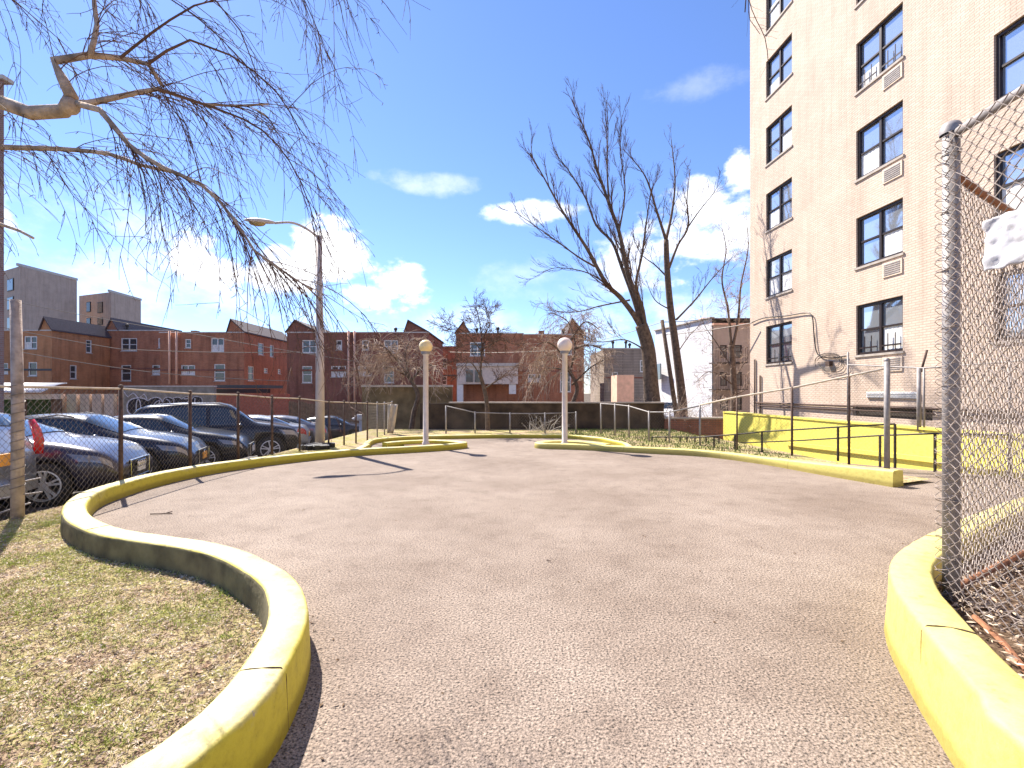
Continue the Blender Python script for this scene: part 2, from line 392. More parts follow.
edge = [(202,757),(244,720),(277,682),(298,645),(308,618),(307,598),(296,578),(274,563),(241,548.5),(203,540),(159,534),(127,529),(105,522),(91,514),(87,505),(92,496.5),(104,489.5),(128,482),(159,474),(206,465.3),(250,459.5),(300,454.3),(355,449.6),(409,446.8),(440,445),(461,443.3)]
LK = [Vector((-3.3,-.2,0)), Vector((-2.1,.5,0)), Vector((-1.45,1.1,0))]+off([gph(x,y,hL) for x,y in edge], .105)
kt = LK[-1]
# curl round the tip and back as the narrow lens island
LK2 = LK+[kt+Vector((.10,.25,0)), kt+Vector((-.2,.55,0)), kt+Vector((-.9,.85,0)), kt+Vector((-1.6,.55,0)), kt+Vector((-2.0,.12,0))]; print('tip', kt)
kobj = tag(kerb(LK2, .21, hL, inner=lambda p: p.y < 5.1 and p.x > -5).build('kerb', [M['kerb'], M['kerb_dirty']], smooth=True), 'long winding yellow concrete kerb along the lawn on the left, with worn pale top coloured as if sunlit', 'kerb')
def joint(kobj, path, w, hf, ss):
    P = subdiv([(p[0],p[1],0) for p in path], .09)
    for q in ss:
        i = int(q*(len(P)-2)); d = (P[i+1]-P[i]).normalized(); nn_ = Vector((-d.y,d.x,0)); p = P[i]; h = hf(p.y); m = MB()
        pts = [(-w/2-.008,.0),(-w/2-.001,h*.5),(-w/2+.003,h-.03),(-w/2+.022,h+.001),(0,h+.005),(w/2-.022,h+.001),(w/2-.003,h-.03),(w/2+.001,h*.5),(w/2+.008,.0)]
        m.tube(subdiv([p+nn_*a+d*R.uniform(-.012,.012)+Vector((0,0,z)) for a, z in pts], .03), .0035, 4); o = m.build('joint', M['soil'], None, local=True); o.parent = kobj; o.matrix_parent_inverse = Matrix.Translation(-kobj.location)
joint(kobj, LK2, .21, hL, (.16,.34,.455,.62,.78))
BKp = [(366,444),(368,441),(376,438.4),(400,436.4),(430,435.2),(460,434.6),(500,434),(540,434),(568,434.4),(598,436.8),(611,439.2),(625,442.5)]
BK = [gp(x,y,.13) for x,y in BKp]
BK = [Vector((-3.75,11.55,0))]+BK+[Vector((2.95,12.0,0))]
tag(kerb(BK, .17, .12).build('kerb', M['kerb'], smooth=True), 'low yellow kerb curving across the back of the path before the dark wall', 'kerb')
RKp = [(541,443.8),(568,444.2),(600,445.5),(633,447.2),(700,450.6),(758,457),(817,463.4),(893,470.8)]
RK = off([gph(x,y,hR) for x,y in RKp], .12)
RK[-1] = Vector((RK[-1].x+.0, RK[-1].y, 0))
k0 = RK[0]; print('rtip', k0); RKfull = [k0+Vector((1.75,-.12,0)), k0+Vector((1.3,.45,0)), k0+Vector((.6,.75,0)), k0+Vector((.1,.5,0)), k0+Vector((-.05,.2,0))]+[k0+Vector((.12,.02,0))]+RK[1:]
kobj = tag(kerb(RKfull, .24, hR).build('kerb', M['kerb2'], smooth=True), 'straight yellow kerb in front of the railing and ramp, ending square at right', 'kerb')
joint(kobj, RKfull, .24, hR, (.45,.66,.82))
# near right planter kerb: outer line at the ground traced, height .38
hp = .38
pe = [(1010,735),(975,692),(935,645),(905,606),(889,580),(888,560),(903,545),(935,528),(975,512),(1024,496)]
PK = [Vector((2.05,.2,0)),Vector((1.93,.9,0))]+off([gp(x,y,hp) for x,y in pe], -.12)+[Vector((7.2,5.6,0)), Vector((8.4,5.7,0))]
kobj = tag(kerb(PK, .22, hp, taper=.025).build('kerb', M['kerb2'], smooth=True), 'thick bright yellow kerb rounding the fenced planter at lower right', 'kerb')

joint(kobj, PK, .22, lambda y: hp, (.22,.42,.7))
# beds
FENCE = [Vector((-5.8,-3,0)), Vector((-5.78,5.6,0)), Vector((-5.95,7.3,0)), Vector((-5.95,8.9,0)), Vector((-5.8,10.2,0)), Vector((-5.55,11.1,0)), Vector((-5.2,11.8,0)), Vector((-4.85,12.7,0)), Vector((-4.5,13.3,0)), Vector((-4.25,14.1,0))]
lawn_poly = [p for p in subdiv(LK, .3) if p.x < -2.9 or p.y < 9]+[Vector((-3.75,11.6,0))]+BK[1:]+[Vector((6.1,11.2,0)),Vector((6.2,18.8,0)),Vector((-5.55,18.8,0)),Vector((-5.6,11.1,0)),Vector((-5.75,8,0)),Vector((-5.75,-3,0)),Vector((-3.4,-3,0))]
lawn_poly = [p for p in lawn_poly if True]
sheet('lawn', lawn_poly, .045, M['lawn'])
sheet('island_bed', [p for p in LK2 if p.y > 11 and p.x > -3.2], .06, M['soil'])
sheet('island_bed', [p for p in RKfull if p.x < k0.x+1.8], .06, M['soil'])
verge = subdiv(RK, .5)+[Vector((7.0,8.0,0)), Vector((6.8,8.4,0)), Vector((6.35,16,0)), Vector((3.0,12.2,0))]
sheet('verge', [p for p in verge if p.x > 2.9], .05, M['lawn'])
planter_poly = subdiv(PK, .2)+[Vector((8.4,.2,0))]
sheet('planter_bed', planter_poly, .2, M['soil'])

# grass tufts and litter
def clump(x, y):
    return math.sin(x*4.9+1.6*math.sin(y*3.1))+math.sin(y*6.3+1.4*math.sin(x*4.1+.7))+.7*math.sin(x*11.3+y*7.9)+.5*math.sin(x*1.3-y*1.9)
gm = MB()
def blade(m, x, y, z, h, w, lean):
    a = R.uniform(0, 6.28); dx, dy = math.cos(a)*w, math.sin(a)*w
    b = R.uniform(0, 6.28); lx, ly = math.cos(b)*lean*h, math.sin(b)*lean*h
    m.add([(x-dx,y-dy,z),(x+dx,y+dy,z),(x+lx*.4+dx*.7,y+ly*.4+dy*.7,z+h*.6),(x+lx*.4-dx*.7,y+ly*.4-dy*.7,z+h*.6),(x+lx,y+ly,z+h)], [(0,1,2,3),(3,2,4)])
lp = [(p.x,p.y) for p in lawn_poly]; n = 0; tries = 0
nt_ = 0
while nt_ < 430:
    Y0_ = .9+R.random()**1.7*11; X0_ = R.uniform(-5.7,-1.0)
    if X0_/Y0_ < -1.25 or not inside((X0_,Y0_), lp) or (clump(X0_,Y0_) < -.2 and R.random() < .7): continue
    nt_ += 1; rad_ = R.choice([.03,.04,.06,.09,.14])*(1 if Y0_ < 4 else 1.5); nb = int(30+rad_*900*R.uniform(.5,1.2)); hh = R.uniform(.6,1.25)
    for _ in range(nb):
        X = X0_+R.gauss(0,rad_)*1.3; Y = Y0_+R.gauss(0,rad_)*.8
        if inside((X,Y), lp): blade(gm, X, Y, .04, R.uniform(.012,.036)*hh, R.uniform(.0011,.0026), R.uniform(.4,1.4))
tag(gm.build('lawn_grass', M['grass'], local=True), 'short green grass growing in tufts over the bare lawn', 'grass', kind='stuff')
lm = MB(); n = 0; tries = 0
while n < 42000 and tries < 600000:
    tries += 1
    Y = .9+R.random()**2*11; X = R.uniform(-5.8, -1.0)
    if X/Y < -1.2 or not inside((X,Y), lp): continue
    a = R.uniform(0,6.28); l = R.uniform(.004,.016); w = l*R.uniform(.08,.38); t = R.uniform(-.5,.5); z = .046+R.uniform(.001,.01)
    c, s_ = math.cos(a), math.sin(a)
    lm.add([(X+c*l,Y+s_*l,z+t*l), (X-s_*w,Y+c*w,z+.004), (X-c*l,Y-s_*l,z-t*l*.2), (X+s_*w,Y-c*w,z)], [(0,1,2,3)]); n += 1
tag(lm.build('leaf_litter', M['litter'], local=True), 'dry leaf and straw litter scattered over the lawn', 'leaf litter', kind='stuff')
lm = MB(); n = 0
while n < 230:
    Y = .9+R.random()**2*9; X = R.uniform(-5.6,-1.0)
    if not inside((X,Y), lp): continue
    a = R.uniform(0,6.28); l = R.uniform(.012,.028); w_ = l*.5; c, s_ = math.cos(a), math.sin(a); z = .058; k = R.uniform(.2,1)*l
    lm.add([(X+c*l,Y+s_*l,z+k*.6),(X+c*l*.3-s_*w_,Y+s_*l*.3+c*w_,z+k*.5),(X-c*l,Y-s_*l,z),(X+c*l*.3+s_*w_,Y+s_*l*.3-c*w_,z+k*.3),(X,Y,z)], [(0,1,4),(1,2,4),(2,3,4),(3,0,4)]); n += 1
tag(lm.build('dead_leaves', plain('dead_leaf', (.30,.19,.11), .9, var=.6, scale=8), local=True), 'curled brown dead leaves lying over the lawn', 'leaves', kind='stuff')
lm = MB(); n = 0; KP = subdiv(LK, .1)
while n < 700:
    p = R.choice(KP) if R.random() < .6 else None
    if p is not None: X = p.x+abs(R.gauss(0,.13))*R.choice([1,.6])+.12; Y = p.y-abs(R.gauss(0,.1))*(1 if p.y > 5 else 0)
    else: X = R.uniform(-4,6); Y = R.uniform(1.5,11)
    if inside((X,Y), lp) or Y < 1.2: continue
    a = R.uniform(0,6.28); l = R.uniform(.004,.016); w_ = l*R.uniform(.15,.6); c, s_ = math.cos(a), math.sin(a)
    lm.add([(X+c*l,Y+s_*l,.007),(X-s_*w_,Y+c*w_,.004),(X-c*l,Y-s_*l,.005),(X+s_*w_,Y-c*w_,.009)], [(0,1,2,3)]); n += 1
tag(lm.build('path_debris', M['soil'], local=True), 'grit and leaf crumbs gathered on the asphalt along the kerb', 'debris', kind='stuff')
lm = MB(); pp = [(p.x,p.y) for p in planter_poly]; n = 0
while n < 15000:
    Y = R.uniform(1,5.5); X = R.uniform(2,6)
    if not inside((X,Y), pp): n += .02; continue
    a = R.uniform(0,6.28); l = R.uniform(.01,.035); w = l*R.uniform(.08,.3); z = .205+R.uniform(.001,.05); t = R.uniform(-.6,.6)
    c, s_ = math.cos(a), math.sin(a)
    lm.add([(X+c*l,Y+s_*l,z+t*l), (X-s_*w,Y+c*w,z+.006), (X-c*l,Y-s_*l,z-t*l*.3), (X+s_*w,Y-c*w,z)], [(0,1,2,3)]); n += 1
tag(lm.build('planter_litter', M['litter'], local=True), 'dry leaves and stems heaped inside the right planter', 'leaf litter', kind='stuff')
gv = MB(); n = 0
while n < 9000:
    X = R.uniform(1.8,6.3); Y = R.uniform(10.5,18.6)
    if not (inside((X,Y), lp) or inside((X,Y), [(p.x,p.y) for p in verge])): n += .02; continue
    blade(gv, X, Y, .045, R.uniform(.03,.09), R.uniform(.004,.008), R.uniform(.2,.9)); n += 1
tag(gv.build('verge_grass', plain('verge_green', (.10,.15,.025), .9, var=.4, scale=3), local=True), 'green grass strip behind the low fence at the back', 'grass', kind='stuff')

# ------------------------------------------------------------------ chain link
def chainlink(P0, P1, z0a, z1a, z0b, z1b, d=.075, r=.0021, n=3, jit=.004, slant=0):
    """woven zigzag wires filling the plane between two posts"""
    m = MB(); P0 = Vector(P0); P1 = Vector(P1); L = (P1-P0).length; u = (P1-P0)/L; nrm = Vector((-u.y,u.x,0))
    cols = int(L/d)
    H = max(z1a-z0a, z1b-z0b); rows = int(H/(d/2))
    for i in range(cols+1):
        pts = []
        for j in range(rows+1):
            s = (i+.5*(j%2))*d+ (R.uniform(-jit,jit) if jit else 0)
            s = min(max(s,0),L); f = s/L
            zb = z0a+(z0b-z0a)*f; zt = z1a+(z1b-z1a)*f
            z = zb+(zt-zb)*j/rows
            pts.append(P0+u*s+Vector((0,0,z))+nrm*(r if j%2 else -r))
        m.tube(pts, r, n, cap=False)
        pts = []
        for j in range(rows+1):
            s = (i-.5*(j%2))*d+d+(R.uniform(-jit,jit) if jit else 0)
            s = min(max(s,0),L); f = s/L
            zb = z0a+(z0b-z0a)*f; zt = z1a+(z1b-z1a)*f
            pts.append(P0+u*s+Vector((0,0,zb+(zt-zb)*j/rows))+nrm*(-r if j%2 else r))
        m.tube(pts, r, n, cap=False)
    return m

# near right fence: corner post, one panel towards the camera, one away to the right
PX, PY = 2.745, 3.0
tf = thing('chain_link_fence', 'tall galvanised chain link fence corner standing in the yellow planter at right edge', 'fence', (PX,PY,.2))
m = MB(); m.tube([(PX,PY,.15),(PX,PY,3.13)], .044, 20); m.lathe((PX,PY,3.13), [(.058,-.02),(.058,.02),(.04,.05),(0,.06)], 18)
m.build('post', M['galv'], tf, smooth=True)
Aend = Vector((PX-.08*2.6, PY-2.6, 0)); Bd = Vector((1.72,1,0)).normalized(); Bend = Vector((PX,PY,0))+Bd*3.1
m = MB(); m.tube([(PX,PY,3.1),(Aend.x,Aend.y,3.1)], .026, 12); m.build('top_rail', M['galv'], tf, smooth=True)
m = MB(); m.tube([(PX,PY,2.88)]+[(PX+Bd.x*t,PY+Bd.y*t,2.86-.03*math.sin(t)) for t in (.5,1,1.6,2.4,3.1)], .024, 12); m.build('top_rail', M['rust'], tf, smooth=True)
m = MB(); m.tube([(PX,PY,.26),(Bend.x,Bend.y,.27)], .022, 12); m.build('bottom_rail', M['rust'], tf, smooth=True)
m = MB(); m.tube([(Bend.x,Bend.y,.15),(Bend.x,Bend.y,2.95)], .035, 12); m.build('post', M['galv'], tf, smooth=True)
m = MB(); m.tube([(Aend.x,Aend.y,.15),(Aend.x,Aend.y,3.15)], .035, 12); m.build('post', M['galv'], tf, smooth=True)
chainlink((PX-.055,PY-.02,0), (Aend.x-.05,Aend.y,0), .2, 3.1, .2, 3.1, .075, .0037, 5, .007).build('wire_mesh', M['wire_near'], tf)
chainlink((PX+.03,PY+.02,0), (Bend.x,Bend.y,0), .21, 2.86, .21, 2.84, .075, .0033, 5, .008).build('wire_mesh', M['wire_near'], tf)
# the mesh edge wrapped round the corner post
m = MB()
for j in range(78):
    z = .22+j*.0372+R.uniform(-.004,.004); s = 1 if j%2 else -1
    pts = []
    for k in range(7):
        a = math.pi*(.55+ .9*k/6)
        rr = .048+.042*math.sin(math.pi*k/6)**2
        pts.append((PX+rr*math.cos(a)*1.0, PY+rr*math.sin(a)*1.0-.0, z+s*.018*math.cos(math.pi*k/3)+R.uniform(-.003,.003)))
    m.tube(pts, .0023, 4, cap=False)
for j in range(8):
    z = .45+j*.36; m.tube([(PX+.049*math.cos(t*.6), PY+.049*math.sin(t*.6), z+.002*t) for t in range(12)], .003, 4)
m.build('tie_wire', M['wire_near'], tf)
# loose wire strands at the foot
m = MB()
for k in range(26):
    p = Vector((PX+R.uniform(-.08,.16), PY-R.uniform(-.02,.5), .21+R.uniform(0,.08))); pts = [p]
    for i in range(5):
        p = p+Vector((R.uniform(-.03,.05), R.uniform(-.06,.03), R.uniform(-.02,.03))); p.z = max(p.z,.207); pts.append(p)
    m.tube(pts, .0024, 4)
m.build('loose_wire', M['wire_near'], tf)
# white sheet on panel A
G = []
u = (Aend-Vector((PX,PY,0))).normalized(); nn = Vector((-1,.02,0))
from mathutils import noise as mn
for i in range(41):
    row = []
    for j in range(25):
        f = j/24; s = .31+i*.016+(.008*mn.noise(Vector((0,f*5,0))) if i == 0 else 0)
        z0_ = 2.175-.02*i/40+.018*mn.noise(Vector((i*.22,3,0))); z1_ = 2.455+.012*mn.noise(Vector((i*.3,9,0)))
        q = Vector((i*.11, j*.13, 1.7)); wv = .020*abs(mn.noise(q))+.012*mn.noise(q*2.7)+.004*mn.noise(q*7)
        row.append(Vector((PX,PY,0))+u*s+Vector((0,0,z0_+(z1_-z0_)*f))+nn*(.066+wv))
    G.append(row)
m = MB(); m.grid(G); o = m.build('plastic_sheet', M['tarp'], smooth=True); md = o.modifiers.new('t','SOLIDIFY'); md.thickness = .002
tag(o, 'torn crumpled white sheet hanging on the tall chain link fence', 'sheet')
# rock and rusty pipe in planter
m = MB(); m.sphere((2.93,2.62,.23), .09, 14, 9, (1.2,.8,.5)); m.v = [(x+R.uniform(-.008,.008),y+R.uniform(-.008,.008),z+R.uniform(-.008,.008)) for x,y,z in m.v]
tag(m.build('stone', M['concrete'], smooth=False), 'rough pale stone lying at the foot of the corner post', 'stone')
# planter timber edge
m = MB(); m.tube(subdiv([(2.62,2.72,.225),(2.50,2.45,.225),(2.3,2.1,.225),(2.18,1.7,.225),(2.14,1.2,.225)], .1), .016, 5); 
tag(m.build('rusty_edging', M['rust']), 'rusty edging strip lying along the inside of the planter kerb', 'edging')

# left fence: dark posts, top rail, mesh
lf = thing('chain_link_fence', 'rusty chain link fence with thin dark posts between the lawn and the parked cars', 'fence', (-5.8,8,0))
posts = [(-5.78,2.4,1.62),(-5.95,7.3,1.58),(-5.97,8.9,1.5),(-5.85,10.25,1.47),(-5.55,11.1,1.4),(-5.2,11.75,1.37),(-4.85,12.7,1.27),(-4.6,13.15,1.25),(-4.42,13.6,1.22),(-4.25,14.1,1.2),(-4.35,15.5,1.15),(-4.33,16.3,1.13),(-4.2,16.8,1.15)]
for i, (x, y, zt) in enumerate(posts):
    m = MB(); m.tube([(x,y,gh(x,y)-.1),(x,y,zt)], .03 if i < 5 else .024, 8); m.sphere((x,y,zt), .035, 8, 6); m.build('post', M['rustpost'] if i < 10 else M['galv'], lf, smooth=True)
m = MB()
m.tube([(x,y,zt-.03) for x,y,zt in posts], .017, 6); m.build('top_rail', M['tarp_dull'], lf, smooth=True)
m = MB()
for a, b in zip(posts[:-1], posts[1:]):
    c = chainlink((a[0],a[1],0),(b[0],b[1],0), .02 if a[1] < 12 else .05, a[2]-.03, .02, b[2]-.03, .085, .0027 if a[1] < 7 else .0020, 3, .004)
    m.v, m.f, m.m = m.v, m.f, m.m; o_ = len(m.v); m.v += c.v; m.f += [tuple(i+o_ for i in f) for f in c.f]; m.m += c.m
m.build('wire_mesh', M['wire'], lf)
# tall pale timber/galv post at left edge, leaning with loose wires
gpst = thing('fence_post', 'tall weathered pale post rising above the fence at the left edge', 'post', (-5.74,5.55,0))
m = MB(); b0 = at(17.5,512,5.55); t0 = at(15.5,300,5.55); m.tube([b0+Vector((0,0,-.15)), b0.lerp(t0,.5)+Vector((.015,0,0)), t0], [.062,.056,.05], 10); m.build('shaft', plain('weathered_wood', (.36,.29,.25), .9, var=.4, scale=9, bump=.6), gpst, smooth=True)
m = MB(); m.tube([b0+Vector((math.cos(t)*.066, math.sin(t)*.066, .2+t*.017)) for t in [i*.5 for i in range(150)]], .004, 4)
m.build('wire_tie', M['wire'], gpst)
# bent rail scrap at left
m = MB()
for k,(a_,b_) in enumerate([((0,487),(40,478)),((0,499),(42,492)),((0,513),(30,503))]):
    m.tube([at(-30,a_[1]+3,5.9), at(*a_,5.9), at(b_[0]*.6,(a_[1]+b_[1])/2-1,6.0), at(*b_,6.2)], .012, 6)
tag(m.build('bent_rail', M['galv'], smooth=True), 'bent loose fence rails beside the silver car bumper', 'rail')

# back low fence before the dark wall
bf = thing('pipe_fence', 'thin galvanised pipe fence in front of the dark back wall', 'fence', (0,17.2,0))
bp = [(446,406,16.8),(475,412,17),(510,413,17),(545,413,17),(576,412,16.8)]
bp2 = [(601,403.5,16.8),(615,404,16),(629,405.5,15.2),(649,411.5,14.2),(669.5,411.5,13.6),(700,405,13)]
for bp in (bp, bp2):
  if bp is bp2: bf = thing('chain_link_fence', 'galvanised chain link fence dipping behind the green verge at the back right', 'fence', (3.5,14,0))
  BP = []
  for x, yt, Y in bp:
      p = at(x, yt, Y); BP.append(p); m = MB(); m.tube([(p.x,Y,0),(p.x,Y,p.z+.02)], .028, 8); m.build('post', M['galv'], bf, smooth=True)
  m = MB(); m.tube([BP[0]]+[p-Vector((0,0,.02)) for p in BP[1:]], .02, 6); m.build('top_rail', M['galv'], bf, smooth=True)
  m = MB()
  for a, b in zip(BP[:-1], BP[1:]):
      c = chainlink((a.x,a.y,0),(b.x,b.y,0), .05, a.z-.02, .05, b.z-.02, .1, .0016, 3, .0); o_ = len(m.v); m.v += c.v; m.f += [tuple(i+o_ for i in f) for f in c.f]; m.m += c.m
  m.build('wire_mesh', M['wire'], bf)
# right fence beside ramp
rf = thing('chain_link_fence', 'chain link fence with sloping top rail above the yellow kerb by the ramp', 'fence', (5.5,11,0))
rp = [(737,397,12.0,.02),(792,388,10.9,.025),(849,376,10.1,.025),(887,362,9.35,.05)]
RP = [at(700,405,13)]
for x, yt, Y, r in rp:
    p = at(x, yt, Y); RP.append(p); m = MB(); m.tube([(p.x,Y,-.1),(p.x,Y,p.z+.03)], r, 12)
    if x == 887: m.sphere((p.x,Y,p.z+.03), .055, 12, 8)
    m.build('post', M['galv'] if x == 887 else M['rustpost'], rf, smooth=True)
RP[-1].z -= .12
m = MB(); m.tube(RP, .021, 8); m.build('top_rail', M['tarp_dull'], rf, smooth=True)
m = MB()
for a, b in zip(RP[:-1], RP[1:]):
    c = chainlink((a.x,a.y,0),(b.x,b.y,0), .08, a.z-.02, .08, b.z-.02, .085, .0019, 3, .003); o_ = len(m.v); m.v += c.v; m.f += [tuple(i+o_ for i in f) for f in c.f]; m.m += c.m
m.build('wire_mesh', M['wire'], rf)
# fence on top of the yellow wall, continuing right
wf = thing('chain_link_fence', 'chain link fence standing on the yellow retaining wall close to the tan building', 'fence', (8.6,12,.7))
def ywx(y): return 9.2-.06*y
WP = []
for (x, yt, r) in [(848,352,.022),(919,368,.04),(924,368,.02),(1010,362,.022),(1075,352,.02)]:
    Y = 9.2/((x-CX)/F+.06); p = at(x, yt, Y); WP.append(p)
    m = MB(); m.tube([(p.x,Y,.68),(p.x,Y,p.z)], r, 8); m.build('post', M['galv'], wf, smooth=True)
top = [WP[0]-Vector((0,0,.32))]+WP[1:]
m = MB(); m.tube(top, .018, 6); m.build('top_rail', M['galv'], wf, smooth=True)
m = MB()
for a, b in zip(top[:-1], top[1:]):
    if (b-a).length < .3: continue
    c = chainlink((a.x,a.y,0),(b.x,b.y,0), .72, a.z-.02, .72, b.z-.02, .085, .0017, 3, .003); o_ = len(m.v); m.v += c.v; m.f += [tuple(i+o_ for i in f) for f in c.f]; m.m += c.m
m.build('wire_mesh', M['wire'], wf)
m = MB(); p = at(921,372,10.2); q = at(927,350,10.2); m.tube([p,q], .022, 6); m.build('brace', M['rustpost'], wf, smooth=True)

# dark railings
def railing(label, spec, low=None, name='handrail'):
    t = thing(name, label, 'railing', tuple(at(spec[0][0], 450, spec[0][2]).xy)+(0,))
    pts = []
    for (x, yt, Y, post, yb) in spec:
        p = at(x, yt, Y); pts.append(p)
        if post:
            zb = at(x, yb, Y).z; m = MB(); m.beam((p.x,Y,zb),(p.x,Y,p.z), .034, .034); m.build('post', M['darkmetal'], t)
    m = MB(); m.tube(pts, .017, 8); m.build('rail', M['darkmetal'], t, smooth=True)
    return t
railing('black handrail descending along the yellow kerb beside the ramp', [(690,438,12.9,0,0),(714,436,12.5,1,449),(735,434.5,12.1,1,452),(762,431.8,11.6,1,455),(838,427,10.3,1,461),(895,424,9.45,1,468)])
railing('black handrail nearer the yellow retaining wall on the far side of the ramp', [(740,443,15.4,0,0),(800,440.5,12.5,0,0),(880,435.5,10.0,1,467),(935,433.5,8.95,1,472),(1010,435,7.9,1,485)])
t = railing('short black hoop fence posts along the green verge at the back', [(652,437,14.3,1,447),(666,437,14.2,1,447.5),(680,437,14.0,1,447.5),(687,437,13.9,1,447.5),(695,437,13.8,1,448),(706,437,13.7,1,448),(719,437,13.5,1,448)], name='low_railing')

# ------------------------------------------------------------------ yellow wall
m = MB()
Y0, Y1 = 3.0, 18.4
def yw(y, o=0): return Vector((ywx(y)+o, y, 0))
m.add([yw(Y0)+Vector((0,0,-.2)), yw(Y1)+Vector((0,0,-1.6)), yw(Y1)+Vector((0,0,.71)), yw(Y0)+Vector((0,0,.71)),
       yw(Y0,.28)+Vector((0,0,-.2)), yw(Y1,.28)+Vector((0,0,-1.6)), yw(Y1,.28)+Vector((0,0,.71)), yw(Y0,.28)+Vector((0,0,.71))],
      [(0,3,2,1),(4,5,6,7),(3,7,6,2),(1,2,6,5),(0,4,7,3)])
yo = thing('retaining_wall', 'long low bright yellow retaining wall below the tan apartment building', 'wall', (8.5,10,0))
m.build('wall_body', M['ywall'], yo)
m = MB(); m.beam(yw(3.0,-.03)+Vector((0,0,.36)), yw(14.5,-.03)+Vector((0,0,-.06)), .062, .10); m.build('ledge', M['ywall'], yo)
m = MB(); m.beam(yw(3,.14)+Vector((0,0,.735)), yw(18.38,.14)+Vector((0,0,.735)), .34, .045); m.build('coping', M['ywall'], yo)

# ------------------------------------------------------------------ walls with openings
def wall_open(m, mp, u0, u1, z0, z1, ops, depth=.12):
    us = sorted({u0,u1}|{o[0] for o in ops}|{o[1] for o in ops}); zs = sorted({z0,z1}|{o[2] for o in ops}|{o[3] for o in ops})
    for i in range(len(us)-1):
        for j in range(len(zs)-1):
            cu = (us[i]+us[i+1])/2; cz = (zs[j]+zs[j+1])/2
            if any(o[0] < cu < o[1] and o[2] < cz < o[3] for o in ops): continue
            m.add([mp(us[i],zs[j],0),mp(us[i+1],zs[j],0),mp(us[i+1],zs[j+1],0),mp(us[i],zs[j+1],0)], [(0,1,2,3)])
    for (a,b,c,d) in ops:
        m.add([mp(a,c,0),mp(b,c,0),mp(b,d,0),mp(a,d,0),mp(a,c,depth),mp(b,c,depth),mp(b,d,depth),mp(a,d,depth)],
              [(0,1,5,4),(1,2,6,5),(2,3,7,6),(3,0,4,7)])
def bx(m, mp, u0, u1, z0, z1, d0, d1):
    vs = [mp(u,z,d) for d in (d0,d1) for (u,z) in ((u0,z0),(u1,z0),(u1,z1),(u0,z1))]
    m.add(vs, [(0,1,2,3),(7,6,5,4),(0,4,5,1),(1,5,6,2),(2,6,7,3),(3,7,4,0)])
def window(par, mp, o, depth, fm, gm_, cols=2, rows=2, fw=.06, curtain=0, sill=True, bars=False):
    a,b,c,d = o
    m = MB(); e = .003
    bx(m, mp, a+e, a+fw, c+e, d-e, depth*.35, depth); bx(m, mp, b-fw, b-e, c+e, d-e, depth*.35, depth)
    bx(m, mp, a+fw, b-fw, c+e, c+fw, depth*.35, depth); bx(m, mp, a+fw, b-fw, d-fw, d-e, depth*.35, depth)
    for k in range(1, cols):
        u = a+(b-a)*k/cols; bx(m, mp, u-fw*.55, u+fw*.55, c+fw, d-fw, depth*.4, depth)
    for k in range(1, rows):
        z = c+(d-c)*k/rows
        for q in range(cols):
            ua = a+(b-a)*q/cols+fw*.6; ub = a+(b-a)*(q+1)/cols-fw*.6
            bx(m, mp, ua, ub, z-fw*.35, z+fw*.35, depth*.5, depth)
    w = m.build('window', fm, par)
    m = MB(); m.add([mp(a+fw*.5,c+fw*.5,depth*.8),mp(b-fw*.5,c+fw*.5,depth*.8),mp(b-fw*.5,d-fw*.5,depth*.8),mp(a+fw*.5,d-fw*.5,depth*.8)], [(0,1,2,3)])
    m.build('pane', gm_, w, origin=Vector(par['_w']))
    if curtain:
        for q in range(cols):
            if curtain & (1 << q):
                m = MB(); ua = a+(b-a)*q/cols+fw; ub = a+(b-a)*(q+1)/cols-fw; zt = c+(d-c)*(.5 if curtain < 4 else R.choice([.32,.45,.62]))
                n_ = 10; G = [[mp(ua+(ub-ua)*i/n_, z, depth*(.70+.05*(i%2))) for z in (c+fw, zt)] for i in range(n_+1)]
                m.grid(G); m.build('curtain', M['curtain'], w, origin=Vector(par['_w']))
    if bars:
        m = MB()
        for q in range(cols):
            for s in (.35,.65):
                u = a+(b-a)*(q+s)/cols; bx(m, mp, u-.012, u+.012, c+fw, c+(d-c)*.36, depth*.2, depth*.28)
            bx(m, mp, a+(b-a)*(q+.12)/cols, a+(b-a)*(q+.9)/cols, c+(d-c)*.12, c+(d-c)*.15, depth*.2, depth*.28)
        m.build('window_guard', M['frame_dark'], w, origin=Vector(par['_w']))
    if sill:
        m = MB(); bx(m, mp, a-.05, b+.05, c-.07, c-.003, -.04, depth*.3); m.build('sill', M['sill'], w, origin=Vector(par['_w']))
    return w

# ------------------------------------------------------------------ big apartment building
bb = thing('apartment_building', 'tall tan brick apartment building with dark brown windows on the right', 'building', (10.8,15,0))
def bmap(u, z, d): return Vector((11.7-.06*u+d, u-.0*d, z))     # u = distance along the facade (Y)
ops = []; specs = []
for k in range(8):
    zt = 4.2+2.735*k; zb = zt-1.55
    for ci, (ya, yb) in enumerate(((13.38,15.06),(18.19,19.86),(9.3,11.0),(5.2,6.9),(1.2,2.9))):
        ops.append((ya,yb,zb,zt)); specs.append((ci,k))
ops.append((12.5,15.2,.75,1.1)); specs.append((9,0))
m = MB(); wall_open(m, bmap, -6, 21.05, -1.6, 26, ops, .16)
m.f = [f[::-1] for f in m.f]
a = bmap(21.05,0,0); b = a+Vector((9,.5,0)); c0 = bmap(-6,0,0)
m.add([(a.x,a.y,-1.6),(b.x,b.y,-1.6),(b.x,b.y,26),(a.x,a.y,26)], [(3,2,1,0)])
m.add([(c0.x,c0.y,26),(c0.x+9,c0.y,26),(b.x,b.y,26),(a.x,a.y,26)], [(0,1,2,3)])
